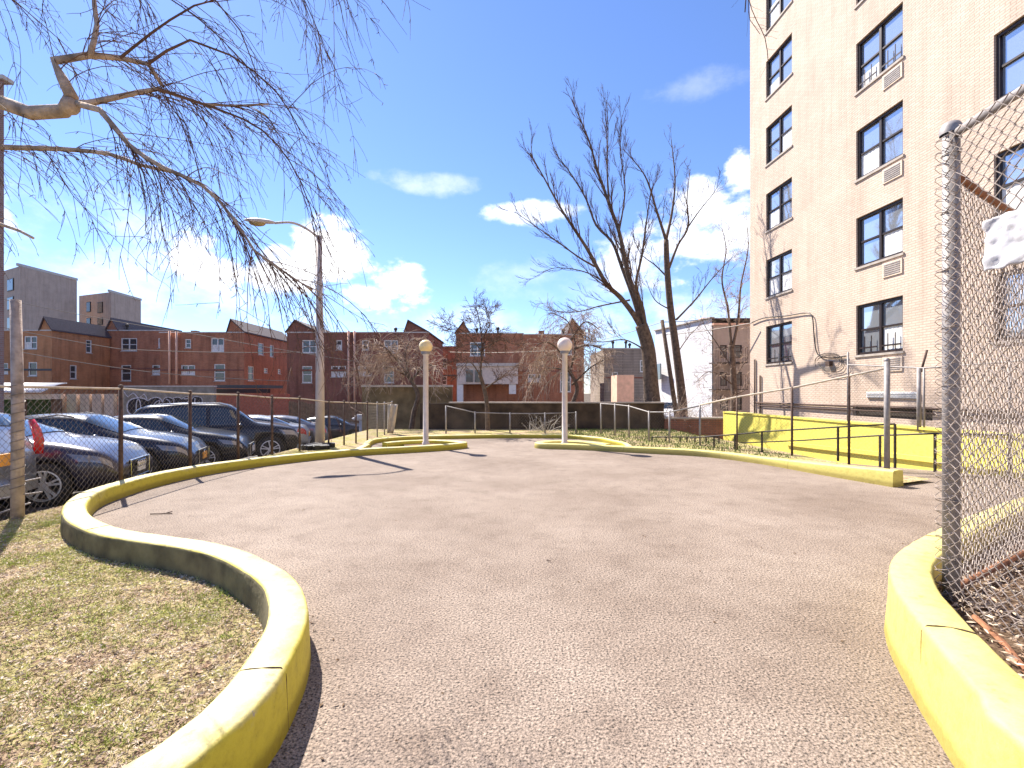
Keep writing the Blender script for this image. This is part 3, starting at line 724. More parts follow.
m.add([(c0.x,c0.y,-1.6),(c0.x+9,c0.y,-1.6),(c0.x+9,c0.y,26),(c0.x,c0.y,26)], [(0,1,2,3)])
m.add([(b.x,b.y,-1.6),(c0.x+9,c0.y,-1.6),(c0.x+9,c0.y,26),(b.x,b.y,26)], [(0,1,2,3)])
m.build('wall', M['bigbrick'], bb)
for (o, (ci,k)) in zip(ops, specs):
    if ci == 9:
        m = MB(); bx(m, bmap, o[0]+.003, o[1]-.003, o[2]+.003, o[3]-.003, .1, .15); m.build('basement_grille', M['darkmetal'], bb); continue
    if ci > 2 and k > 3: continue
    cur = R.choice([0,0,0,2,1,3,6]) if ci < 3 else 0
    if ci == 1 and k == 1: cur = 3
    window(bb, bmap, o, .16, M['frame_dark'], M['glass'], 2, 2, .075, cur, True, bars=(ci == 0 and k in (0,3)) or (ci == 1 and k == 0) )
    if ci in (0,2,3) :
        # through-wall air conditioner sleeve below the right half
        y0 = o[0]-.0; m = MB(); bx(m, bmap, y0+.0, y0+.66, o[2]-.56, o[2]-.14, -.03, .0-.002)
        s = m.build('air_conditioner', M['cream'], bb)
        m = MB()
        for q in range(6): bx(m, bmap, y0+.06, y0+.6, o[2]-.51+q*.058, o[2]-.485+q*.058, -.042, -.031)
        m.build('grille', M['galv'], s, origin=Vector(bb['_w']))
# louvre, pipes, cables
m = MB(); bx(m, bmap, 12.85, 14.6, 1.32, 1.50, -.05, -.003)
s = m.build('louvre', M['white'], bb); m = MB()
for q in range(3): bx(m, bmap, 12.88, 14.57, 1.345+q*.05, 1.355+q*.05, -.065, -.051)
m.build('slat', M['galv'], s, origin=Vector(bb['_w']))
for zz, r in ((1.05,.035),(.93,.02)):
    m = MB(); m.tube([bmap(20.5,zz,-.06), bmap(16,zz,-.07), bmap(9,zz+.02,-.06)], r, 8); m.build('pipe', M['rustpost'], bb, smooth=True)
for yy in (20.6,20.2): 
    m = MB(); m.tube([bmap(yy,-1,-.05), bmap(yy,2.9 if yy > 20.4 else 2.2,-.05)], .035, 8); m.build('downpipe', M['rustpost'], bb, smooth=True)
m = MB(); cab = [(751,323),(764,318),(785,316),(805,313),(812,316),(814,335),(816,350),(820,356),(832,358),(846,356)]
def onwall(x, y, o=-.06):
    Y = (11.7+o)/((x-CX)/F+.06); return at(x, y, Y)
m.tube(subdiv([onwall(*p) for p in cab], .15), .02, 6)
for s in range(5):
    c = (829,362); pts = [(c[0]+(-12-s+2*R.random())*math.cos(t*.7+s*.3), c[1]+(6+s*.8)*math.sin(t*.7+s*.3)) for t in range(9)]
    m.tube(subdiv([onwall(*p, o=-.08-.02*s) for p in pts], .1), .008, 5)
m.build('cable', M['black'], bb, smooth=True)
m = MB(); p = onwall(829,363); m.box((p.x-.06,p.y-.10,p.z-.09),(p.x+.06,p.y+.10,p.z+.06)); m.build('cable_box', M['rustpost'], bb)
m = MB(); p = onwall(790,372); q = onwall(915,372)

# ------------------------------------------------------------------ rear houses
def house(name, label, cat, x0, x1, yf, dep, zt, zb, mat, wins, side=None, sidew=(), gable=None, fm='frame_white', extra=None, curtain=True):
    """front wall faces the camera at y=yf; optional side wall on +x or -x"""
    t = thing(name, label, cat, ((x0+x1)/2, yf, zb))
    m = MB(); fo = []
    for w in wins:
        p = at(w[0], w[3], yf); q = at(w[2], w[1], yf); fo.append((p.x, q.x, p.z, q.z))
    def fmap(u, z, d): return Vector((u, yf+d, z))
    wall_open(m, fmap, x0, x1, zb, zt, fo, .12)
    so = []
    X = x1 if side != '-x' else x0
    for w in sidew:
        Ya = X*F/(w[0]-CX); Yb = X*F/(w[2]-CX); Ym = (Ya+Yb)/2
        so.append((min(Ya,Yb), max(Ya,Yb), at(0,w[3],Ym).z, at(0,w[1],Ym).z))
    if side == '-x':
        def smap(u, z, d): return Vector((x0+d, u, z))
    else:
        def smap(u, z, d): return Vector((x1-d, u, z))
    wall_open(m, smap, yf, yf+dep, zb, zt, so, .12)
    ox = x0 if side != '-x' else x1
    m.add([(ox,yf,zb),(ox,yf+dep,zb),(ox,yf+dep,zt),(ox,yf,zt)], [(0,1,2,3)])
    m.add([(x0,yf+dep,zb),(x1,yf+dep,zb),(x1,yf+dep,zt),(x0,yf+dep,zt)], [(0,1,2,3)])
    m.build('wall', mat, t)
    m = MB(); m.box((x0+.02,yf+.02,zt-.05),(x1-.02,yf+dep-.02,zt-.02)); rf_ = m.build('roof', M['tar'], t)
    m = MB(); m.box((x0-.06,yf-.06,zt+.002),(x1+.06,yf+.2,zt+.1)); m.build('coping', M['coping'], t)
    for o, w in zip(fo, wins):
        window(t, fmap, o, .12, M[fm], M['glass_far'], w[4] if len(w) > 4 else 2, w[5] if len(w) > 5 else 2, .09, (R.choice([0,1,2,3,0]) if curtain else 0), True)
    for o, w in zip(so, sidew):
        window(t, smap, o, .12, M[fm], M['glass_far'], w[4] if len(w) > 4 else 1, 2, .09, 0, True)
    for k in range(R.choice([1,2,3])):
        vx = R.uniform(x0+.8, x1-.8); vh = R.uniform(.35,.8); m = MB()
        if R.random() < .5: m.box((vx-.25,yf+1.2,zt-.02),(vx+.25,yf+1.7,zt+vh)); m.build('chimney', mat, t)
        else: m.tube([(vx,yf+1,zt-.02),(vx,yf+1,zt+vh)], .09, 8); m.sphere((vx,yf+1,zt+vh), .17, 8, 6); m.build('roof_vent', M['darkmetal'], t)
    m = MB(); bz = (zt+zb)/2+1.0; m.box((x0+.02,yf-.035,bz),(x1-.02,yf-.002,bz+.16)); m.build('brick_band', M['tar'] if R.random() < .3 else M['brownbrick'], t)
    if gable:
        for (gx0, gxp, gx1, zg0, zgp, gy0, gy1) in gable:
            m = MB(); e = .0
            m.add([(gx0,gy0,zg0),(gx1,gy0,zg0),(gxp,gy0,zgp),(gx0,gy1,zg0),(gx1,gy1,zg0),(gxp,gy1,zgp)], [(0,1,2),(3,5,4),(0,2,5,3),(1,4,5,2)])
            m.build('gable', mat, t)
            m = MB()
            for (xa, xb) in ((gx0,gxp),(gxp,gx1)):
                za, zb_ = (zg0,zgp) if xb == gxp else (zgp,zg0)
                vs = [(xa,gy0-.15,za+.01),(xb,gy0-.15,zb_+.01),(xb,gy1+.15,zb_+.01),(xa,gy1+.15,za+.01)]
                vs2 = [(x,y,z+.12) for x,y,z in vs]
                m.add(vs+vs2, [(3,2,1,0),(4,5,6,7),(0,1,5,4),(1,2,6,5),(2,3,7,6),(3,0,4,7)])
            m.build('pitched_roof', M['slate'], t)
    return t
def XZ(x, y, Y): p = at(x, y, Y); return p.x, p.z
# A: far left house with receding orange side wall
xa = at(52,0,39).x; ztA = at(0,331,39).z
house('brick_house', 'red brick row house at far left with orange side wall and dark slate roof', 'house', at(-60,0,39).x, xa, 39, 5.6, ztA, -2, M['orangebrick'],
      [(24,336,37,349),(28,362,37,376,1),(1,363,8,374,1)], '+x', [(86,340,92,353),(70,365,77,379)],
      [(at(40,0,39).x, at(45,0,39).x, xa+.1, ztA, at(0,318,39).z, 39, 44.6)])
xb = at(241,0,42).x; ztB = at(0,332,42).z
house('brick_house', 'wide brown brick row house behind the graffiti wall with pale drainpipes', 'house', at(70,0,44.7).x, at(172,0,44.7).x, 44.7, 10, at(0,331,44.7).z, -2, M['redbrick'],
      [(121,338,137,351,2),(158,338,164,348,1),(121,365,131,381,1),(152,365,166,375,2,1)], '+x', (),
      [(at(106,0,44.7).x, at(112,0,44.7).x, at(119,0,44.7).x, at(0,331,44.7).z, at(0,319,44.7).z, 44.7, 54)])
t = house('brick_house', 'brown brick row house with long slate roofed side wall near the street lamp', 'house', at(172,0,44).x, xb, 42.5, 9.3, at(0,333,42.5).z, -2, M['redbrick'],
      [(181,365,195,375,2,1),(185,339,191,348,1),(211,338,224,352,2),(214,364,225,381,1)], '+x', [(258,343,264,355),(270,345,274,357),(248,366,254,381),(264,368,268,373),(278,369,281,374)],
      [(at(227,0,42.5).x, at(231,0,42.5).x, xb+.1, at(0,333,42.5).z, at(0,320,42.5).z, 42.5, 51.8)])
for xx in (169.5,176.5):
    m = MB(); p = at(xx,331,42.2); q = at(xx,384,42.2); m.tube([p,q], .09, 6); o = m.build('drainpipe', M['salmon'], t, smooth=True)
t = house('brick_house', 'dark brown brick row house right behind the street lamp pole', 'house', at(287,0,42).x, at(352,0,42).x, 42, 9, at(0,333,42).z, -2, M['brownbrick'],
      [(302,340,317,353,2),(336,340,342,350,1),(302,366,312,383,1),(331,366,346,377,2,1)], '-x', (),
      [(at(287,0,42).x-.1, at(295,0,42).x, at(318,0,42).x, at(0,333,42).z, at(0,321,42).z, 42, 51)])
for xx in (348.5,354.5):
    m = MB(); p = at(xx,331,41.8); q = at(xx,402,41.8); m.tube([p,q], .09, 6); m.build('drainpipe', M['salmon'], t, smooth=True)
house('brick_house', 'brown brick row house partly hidden by the drooping bare tree', 'house', at(352.2,0,42).x, at(428,0,42).x, 42, 9, at(0,333,42).z, -2, M['brownbrick'],
      [(362,340,369,350,1),(358,366,372,376,2,1),(384,340,398,353,2),(384,366,394,383,1)], '+x', (),
      [(at(404,0,42).x, at(408,0,42).x, at(428,0,42).x+.1, at(0,333,42).z, at(0,321,42).z, 42, 51)])
house('brick_house', 'set back red brick house seen between the left globe lamp and the small tree', 'house', at(428,0,54).x, at(456,0,54).x, 54, 8, at(0,347,54).z, -2, M['redbrick'],
      [(431,358,447,369,3),(433,376,447,385,2)], '+x', ())
t = house('brick_house', 'brown brick row house with white enclosed porch behind the small bare tree', 'house', at(456,0,42).x, at(523,0,42).x, 42, 9, at(0,334,42).z, -2, M['redbrick'],
      [(470,342,485,356,2)], '-x', (),
      [(at(456,0,42).x-.1, at(463,0,42).x, at(470,0,42).x, at(0,334,42).z, at(0,323,42).z, 42, 51)])
def cbox(par, name, x0, y0, x1, y1, Y, d, mat):
    p = at(x0,y1,Y); q = at(x1,y0,Y); m = MB(); m.box((p.x,Y,p.z),(q.x,Y+d,q.z)); return m.build(name, mat, par)
pr = cbox(t, 'porch', 457, 366, 518, 384, 39.5, 2.4, M['pole'])
cbox(t, 'porch_roof', 456, 363, 519, 366, 39.3, 2.6, M['coping'])
cbox(t, 'porch_post', 457, 384.2, 463, 402, 39.6, .4, M['white'])
cbox(t, 'porch_post', 509, 384.2, 516, 394, 39.6, .4, M['white'])
cbox(t, 'porch_window', 466, 370, 473, 382, 39.42, .07, M['glass_far']); cbox(t, 'porch_window', 475, 370, 482, 382, 39.42, .07, M['glass_far'])
house('brick_house', 'brown brick row house behind the right globe lamp with tall chimney gable', 'house', at(523.2,0,42).x, at(584,0,42).x, 42, 9, at(0,335,42).z, -2, M['redbrick'],
      [(528,374,541,382,2,1),(560,342,572,355,2),(560,372,571,392,1)], '+x', (),
      [(at(567,0,42).x, at(572,0,42).x, at(584,0,42).x+.1, at(0,335,42).z, at(0,319,42).z, 42, 51)])
house('grey_house', 'grey shingled house with flat roof left of the big forked tree', 'house', at(604,0,46).x, at(662,0,46).x, 46, 8, at(0,349,46).z, -2, M['greybrick'],
      [(612,372,618,386,1),(640,360,648,372,1)], '-x', (), fm='frame_white')
m = MB(); p = at(617,402,34); q = at(634,375,34); m.box((p.x,34,-1.5),(q.x,36,q.z))
tag(m.build('stucco_outbuilding', M['salmon']), 'small salmon stucco outbuilding above the dark back wall', 'outbuilding')
# white painted side wall building + brick front with fire escape
wx = at(712,0,30).x; wb = thing('warehouse', 'white painted brick building with sloping parapet behind the thin tree', 'building', (wx+1,34,-2))
m = MB(); zA = at(0,318,30).z; zB = at(0,331,38.5).z
X2 = at(655,0,38.5).x
vs = [(wx,30,-2),(X2,38.5,-2),(X2,38.5,zB),(wx,30,zA),(wx+6,30,-2),(X2+6,38.5,-2),(X2+6,38.5,zB),(wx+6,30,zA)]
m.add(vs, [(0,3,2,1),(4,5,6,7),(3,7,6,2),(1,2,6,5)]); m.build('wall', M['whitebrick'], wb)
m = MB(); m.box((wx+.6,33,zA-.3),(wx+1.4,33.8,zA+.5)); m.build('chimney', M['salmon'], wb)
m = MB(); m.beam((wx,29.98,zA+.03),(X2,38.5,zB+.03),.3,.08); m.build('coping', M['sill'], wb)
q3 = at(657,372,37); m = MB(); m.box((q3.x-.06,36,q3.z-.6),(q3.x+.02,37.8,q3.z+.6)); m.build('window', M['glass_far'], wb)
bt = thing('brick_building', 'tan brick rear facade with dark balconies beside the big building', 'building', (wx+3,29.9,-2))
m = MB(); x0 = wx+.02; x1 = at(790,0,29.9).x; zt = at(0,325,29.9).z
fo = []
for (a_,b_,c_,d_) in ((720,345,727,358),(733,345,742,358),(720,372,727,386),(733,372,742,386),(720,396,728,410),(734,396,742,410)):
    p = at(a_,d_,29.9); q = at(c_,b_,29.9); fo.append((p.x,q.x,p.z,q.z))
fm_ = lambda u,z,d: Vector((u,29.9+d,z))
wall_open(m, fm_, x0, x1, -2, zt, fo, .1); m.add([(x0,29.9,zt),(x1,29.9,zt),(x1,34,zt),(x0,34,zt)], [(0,1,2,3)]); m.build('wall', M['tanbrick2'], bt)
for o in fo: window(bt, fm_, o, .1, M['frame_dark'], M['glass_far'], 1, 2, .06, 0, False)
for zy in (362,389):
    p = at(716,zy,28.8); q = at(748,zy,28.8); m = MB(); m.box((p.x,28.8,p.z-.05),(q.x,29.85,p.z)); f = m.build('balcony', M['darkmetal'], bt)
    m = MB()
    for k in range(14): xx = p.x+(q.x-p.x)*k/13; m.beam((xx,28.82,p.z+.002),(xx,28.82,p.z+.85),.02,.02)
    m.beam((p.x,28.82,p.z+.87),(q.x,28.82,p.z+.87),.03,.03); m.build('railing', M['rustpost'], f, origin=Vector(bt['_w']))
m = MB(); m.box((x0,29.85,zt),(x1,30.1,zt+.12)); m.build('coping', M['salmon'], bt)
# distant apartment blocks at left
def block(label, xl, xm, xr, ytl, ytm, ytr, Y, wl):
    """corner at xm nearest the camera; left face with windows, right face blank"""
    c = at(xm, ytm, Y); l = Vector((at(xl,0,Y*1.04).x, Y*1.04, 0)); k = (HY-ytm)/(HY-ytr); r = Vector(((xr-CX)/F*Y*k, Y*k, 0))
    zt = c.z; t = thing('apartment_block', label, 'building', (c.x,Y,-2))
    m = MB(); m.add([(l.x,l.y,-2),(c.x,Y,-2),(c.x,Y,zt),(l.x,l.y,zt),(r.x,r.y,-2),(r.x,r.y,zt),(l.x+r.x-c.x,l.y+r.y-Y,zt),(l.x+r.x-c.x,l.y+r.y-Y,-2)],
                    [(0,1,2,3),(1,4,5,2),(3,2,5,6),(4,7,6,5),(7,0,3,6)])
    m.build('wall', M['tanbrick2'], t)
    d = (Vector((c.x,Y,0))-l); L = d.length; d.normalize(); nn_ = Vector((-d.y,d.x,0))
    for (wx0,wy0,wx1,wy1) in wl:
        def f_(x):  # position along the left face seen at pixel column x
            s = (x-CX)/F; return (s*l.y-l.x)/(d.x-s*d.y)
        a_, b_ = f_(wx0), f_(wx1); Ym = l.y+d.y*(a_+b_)/2
        z0_, z1_ = at(0,wy1,Ym).z, at(0,wy0,Ym).z
        mp = lambda u,z,dd: l+d*u+Vector((0,0,z))+nn_*dd
        m = MB(); bx(m, mp, a_, b_, z0_, z1_, -.12, -.01); w_ = m.build('window', M['frame_dark'], t)
        m = MB(); bx(m, mp, a_+.12, b_-.12, z0_+.15, z1_-.15, -.16, -.121); m.build('pane', M['glass_far'], w_, origin=Vector(t['_w']))
    m = MB(); m.beam((c.x-.5,Y-.05,zt+.3),(r.x,r.y,zt+.3),.4,.5); m.build('parapet', M['coping'], t)
    return t
block('tall tan apartment block with blank side wall behind the far left house', 4, 20, 77, 268, 266, 281, 90, [(8,279,14,291),(8,297,14,310),(8,317,14,330)])
block('smaller tan apartment block to the right of the blank sided one', 79, 111, 141, 295, 292, 301, 105, [(87,302,91,312),(98,302,103,313),(87,318,91,325),(98,318,103,325)])
# brick tower edge at extreme left
lt = thing('brick_tower', 'edge of a tall pinkish brick building cut off by the left frame', 'building', (-19.6,19,-1))
m = MB(); xr_ = at(4,0,18).x; zt_=at(0,80,18).z; xq_=xr_/18*22-.3; m.add([(xr_-6,18,-1),(xr_,18,-1),(xq_,22,-1),(xr_-6,22,-1),(xr_-6,18,zt_),(xr_,18,zt_),(xq_,22,zt_),(xr_-6,22,zt_)],[(0,3,2,1),(4,5,6,7),(0,1,5,4),(1,2,6,5),(2,3,7,6),(3,0,4,7)]); m.build('wall', brick('pink_brick', (.35,.17,.13), (.42,.22,.17), (.4,.3,.26)), lt)
m = MB(); m.box((xr_-6.1,17.9,zt_+.003),(xr_+.06,18.3,zt_+.15)); m.build('coping', M['coping'], lt)

# ------------------------------------------------------------------ yard walls
def ywall(name, label, x0, x1, yt, Y, zb, mat, cop=True, d=.25, cat='wall'):
    t = thing(name, label, cat, (at((x0+x1)/2,0,Y).x, Y, zb))
    a_ = at(x0,yt,Y); b_ = at(x1,yt,Y); m = MB(); m.box((a_.x,Y,zb),(b_.x,Y+d,a_.z)); m.build('wall_body', mat, t)
    if cop: m = MB(); m.box((a_.x-.02,Y-.05,a_.z+.002),(b_.x+.02,Y+d+.05,a_.z+.09)); m.build('coping', M['coping'], t)
    return t, a_, b_
gw, a_, b_ = ywall('concrete_wall', 'grey concrete yard wall with spray painted graffiti behind the parked cars', 119, 214, 387, 30.6, -1.5, M['concrete'])
# graffiti: bubble letters as flat paint
def blob(name, cx, cy, rx, ry, inner, rot=0, power=2.0):
    Yg = 30.59
    def ell(sc_, dy): 
        pts = []
        for k in range(28):
            t = 2*math.pi*k/28; x = rx*sc_*math.copysign(abs(math.cos(t))**(2/power), math.cos(t)); y = ry*sc_*math.copysign(abs(math.sin(t))**(2/power), math.sin(t))
            xx = x*math.cos(rot)-y*math.sin(rot); yy = x*math.sin(rot)+y*math.cos(rot)
            p = at(cx+xx, cy+yy, Yg-dy); pts.append(p)
        return pts
    return ell(1.12, .006), ell(1.0, .012), inner
m1 = MB(); m2 = MB()
for (cx_,cy_,rx_,ry_,rot) in ((138.5,407,10.8,8.6,0),(155,405,7.5,7,-.3),(168,403,5,5.5,.2),(177,402.5,5,5,0),(187,401.5,5.5,4.5,-.2),(197,401,5,4.2,.1)):
    o1, o2, _ = blob('g', cx_,cy_,rx_,ry_,0,rot, 2.4); m1.add(o1, [tuple(range(len(o1)))[::-1]]); m2.add(o2, [tuple(range(len(o2)))[::-1]])
m3 = MB()
o1, o2, _ = blob('g', 138.5,407,2.2,7.6,0,0); o3 = [p+Vector((0,-.006,0)) for p in o2]; m1.v += []; 
m3.tube([p+Vector((0,-.01,0)) for p in o2+[o2[0]]], .035, 4)
for pl in ([(150,409),(156,402),(160,400),(158,405),(153,411),(160,411)], [(166,399),(170,402),(166,407)], [(174,399),(174,406),(180,405)], [(184,399),(190,399),(186,404),(191,405)], [(124,392),(128,397),(133,393),(139,398),(144,394),(147,399)], [(195,398),(195,405),(200,402)]):
    m3.tube(subdiv([at(x,y,30.575) for x,y in pl], .15), .03, 4)
m1.build('graffiti_outline', M['graf_white'], gw); m2.build('graffiti_fill', M['graf_black'], gw); m3.build('graffiti_stroke', M['graf_white'], gw)
tw, _, _ = ywall('yard_wall', 'low peach coloured yard wall with posts behind the dark grey car', 51, 118.6, 397, 30.8, -1.5, M['salmon'], False)
for xx in (60,75,88,100,112):
    m = MB(); p = at(xx,394,30.75); m.box((p.x-.3,30.5,-1.4),(p.x+.3,30.79,p.z)); m.build('pier', M['cream'], tw)
ywall('red_wall', 'red painted yard wall behind the dark suv roof', 214.5, 288, 394, 31, -1.5, M['redpaint'], False)
ct = thing('lean_to_shed', 'dark lean-to shed roof above the red painted wall', 'shed', (at(240,0,33).x,33,-1.4))
cbox(ct, 'roof', 216, 385, 262, 388, 32, 3, M['tar']); cbox(ct, 'fascia', 211, 389, 268, 393, 31.6, .3, M['black'])
ca = thing('carport', 'white awning carport over a dark opening at the far left edge', 'carport', (at(20,0,28).x,28,-1.3))
p0 = at(-60,386,28); p1 = at(56,386,28); m = MB(); G = []
for i in range(9):
    t_ = i/8; G.append([Vector((x, 28-.9+1.6*t_, at(0,392,28).z+.55*math.sin(t_*1.5))) for x in (p0.x,p1.x)])
m.grid(G); o = m.build('awning', M['white'], ca, smooth=True); o.modifiers.new('s','SOLIDIFY').thickness = .05
cbox(ca, 'fascia', -60, 394, 56, 399, 27.6, .2, M['cream'])
cbox(ca, 'back_hedge', -60, 399.5, 50, 420, 29, .6, M['hedge'])
cbox(ca, 'post', 51, 399, 56, 425, 28, .4, M['wood']); cbox(ca, 'post', 20, 399, 22, 425, 28, .3, M['wood'])
# timber board fence between the houses and car park
wf2 = thing('board_fence', 'dark timber board fence behind the last parked cars', 'fence', (at(320,0,30).x,30,-1.4))
m = MB(); xa_, xb_ = at(288.5,0,30).x, at(366,0,30).x; k = 0; x = xa_
while x < xb_: 
    h_ = at(0,403,30).z+R.uniform(-.08,.1); m.box((x,30+.02*(k%2),-1.4),(x+.17,30.04+.02*(k%2),h_)); x += .19; k += 1
m.build('boards', M['wood'], wf2); m = MB(); m.box((xa_,30.07,.3),(xb_,30.14,.42)); m.build('rail', M['wood'], wf2)
ywall('mossy_wall', 'tall mossy olive brown concrete wall with pale coping behind the left globe lamp', 362, 452, 387, 21.5, -1.4, M['olivewall'])
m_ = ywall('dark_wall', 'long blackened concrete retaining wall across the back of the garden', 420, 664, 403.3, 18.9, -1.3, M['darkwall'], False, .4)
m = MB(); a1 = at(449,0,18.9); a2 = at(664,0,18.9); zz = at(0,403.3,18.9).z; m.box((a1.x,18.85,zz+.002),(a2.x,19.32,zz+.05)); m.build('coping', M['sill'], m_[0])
lw = thing('brick_wall', 'low dark brick wall behind the green verge at right', 'wall', (6,19,-.6))
m = MB(); a1 = at(664.5,0,18.95); m.box((a1.x,18.95,-1.2),(at(728,0,18.95).x,19.25,at(0,428,18.95).z+.35)); m.build('wall_body', M['brownbrick'], lw)
m = MB(); m.box((a1.x,18.9,at(0,428,18.95).z+.352),(at(728,0,18.95).x,19.3,at(0,428,18.95).z+.42)); m.build('coping', M['sill'], lw)

# hanging sheet on left fence end
G = []
for i in range(8):
    row = []
    for j in range(9):
        t_ = j/8; w_ = (.35+.25*t_); row.append(Vector((-4.3+ (i/7)*.28*(1.35-.6*t_), 16.55+.05*math.sin(i*1.7+j*.5), 1.08-1.0*t_)))
    G.append(row)
m = MB(); m.grid(G); o = m.build('hanging_cloth', M['tarp_dull'], smooth=True); o.modifiers.new('s','SOLIDIFY').thickness = .004
tag(o, 'pale brown cloth hanging on the end of the left fence', 'cloth')
o = None
m = MB(); p = at(362,418,22); m.sphere((p.x,22,p.z), .28, 10, 6, (1.6,.7,.5)); m.v = [(x+R.uniform(-.06,.06),y+R.uniform(-.06,.06),z+R.uniform(-.06,.06)) for x,y,z in m.v]
m.box((p.x-.1,21.9,-1.0),(p.x+.1,22.1,p.z-.1))
tag(m.build('rubbish_heap', M['tarp'], smooth=True), 'crumpled white plastic heap by the fence beyond the last dark sedan', 'rubbish')
m = MB(); 
for k in range(9):
    x = -5.55+R.uniform(0,.8); y = 12.4+R.uniform(-.3,.3); M4 = Matrix.Translation((x,y,.1))@Matrix.Rotation(R.uniform(0,3),4,'Z')@Matrix.Rotation(R.uniform(-.3,.3),4,'X')
    m.box((-.2,-.06,-.05),(.2,.06,.06), M=M4)
tag(m.build('debris_pile', M['black']), 'dark debris and broken boards heaped at the foot of the street lamp', 'debris')

# ------------------------------------------------------------------ lamps
def globe_lamp(x, y, ztop, gr, mat, label):
    t = thing('globe_lamp', label, 'lamp post', (x,y,.05), 0, 'globe lamp posts flanking the path')
    m = MB(); m.lathe((x,y,0), [(.10,.0),(.10,.12),(.076,.14),(.072,ztop-gr-.06),(.09,ztop-gr-.05),(.09,ztop-gr+.02),(.05,ztop-gr+.05)], 18); m.build('pole', M['pole'], t, smooth=True)
    m = MB(); m.sphere((x,y,ztop), gr, 28, 18); m.build('globe', mat, t, smooth=True)
    m = MB(); m.lathe((x,y,ztop-gr), [(.11,-.03),(.13,.03),(.12,.06)], 18); m.build('collar', M['galv'], t, smooth=True)
    return t
globe_lamp(kt.x-.95,kt.y+.42, at(0,346.5,kt.y+.42).z, .185, M['amber_globe'], 'left of the two globe lamps, with an amber ball on a pale pole')
globe_lamp(k0.x+.66,k0.y+.36, at(0,345,k0.y+.36).z, .205, M['white_globe'], 'right of the two globe lamps, with a whitish ball on a pale pole')
# street lamp
sx_, sy_ = -5.2, 13.0
st = thing('street_lamp', 'tall grey street lamp with curved arm and cobra head by the car park', 'street lamp', (sx_,sy_,0))
m = MB(); m.tube([(sx_,sy_,-.1),(sx_,sy_,2.5),(sx_-.03,sy_,at(0,236,13).z)], [.125,.105,.07], 16); m.build('pole', M['steel_pole'], st, smooth=True)
m = MB(); m.lathe((sx_,sy_,0), [(.2,0),(.2,.08),(.14,.12)], 16); m.build('base', M['steel_pole'], st, smooth=True)
zt = at(0,238,13).z
arm = subdiv([(sx_-.03,sy_,zt),(sx_-.3,sy_-.14,zt+.20),(sx_-.62,sy_-.3,zt+.31),(sx_-1.0,sy_-.47,zt+.24)], .08)
m = MB(); m.tube(arm, .032, 8); m.build('arm', M['steel_pole'], st, smooth=True)
d_ = Vector((-1,-.47,-.05)).normalized(); c_ = Vector(arm[-1]); Mh = Matrix.Translation(c_+d_*.33)@Vector((1,0,0)).rotation_difference(d_).to_matrix().to_4x4()
m = MB(); m.sphere((0,0,0), 1, 16, 10, (.38,.13,.085)); m.v = [tuple(Mh@Vector((x,y,z if z > 0 else z*.5))) for x,y,z in m.v]; h = m.build('lamp_head', M['steel_pole'], st, smooth=True)
m = MB(); m.sphere((0,0,0), 1, 14, 8, (.2,.1,.09)); m.v = [tuple(Mh@Vector((x+.07,y,z-.035))) for x,y,z in m.v]; m.build('lens', plain('amber_lens', (.35,.25,.1), .2), h, smooth=True, origin=Vector(st['_w']))
# utility pole + wires
up = thing('utility_pole', 'thin dark leaning utility pole between the two tall bare trees', 'utility pole', (at(677,0,26).x,26,-1))
m = MB(); m.tube([at(678,425,26), at(662,320,26)], [.14,.1], 8); m.build('shaft', M['bark'], up, smooth=True)
def wire(label, pts, r=.012):
    m = MB(); P_ = []
    for a_, b_ in zip(pts[:-1], pts[1:]):
        a_ = Vector(a_); b_ = Vector(b_)
        for k in range(12): t_ = k/12; P_.append(a_.lerp(b_, t_)-Vector((0,0,4*t_*(1-t_)*.03*(b_-a_).length*.35)))
    P_.append(Vector(pts[-1])); m.tube(P_, r, 4); tag(m.build('overhead_wire', M['wire']), label, 'wire', 'overhead wires')
wire('overhead wire crossing the far left brick house from the pale post', [at(-40,318,30),at(120,349,32),at(300,352,36)], .022)
wire('overhead wire sagging below the roofs across the left brick houses', [at(-40,290,30),at(200,335,34),at(440,372,38)], .02)
wire('overhead wire running low over the graffiti wall', [at(10,350,28),at(150,372,30),at(290,381,34)], .02)
wire('overhead wire running from the leaning pole to the white painted building', [at(662,322,26),at(712,318,30)], .02)
wire('overhead wire running left from the leaning pole behind the forked tree', [at(662,322,26),at(560,350,34),at(450,352,40)], .018)
wire('uppermost overhead wire running right from the leaning pole to the tan building', [at(664,335,26),at(752,323,20.5)], .02)

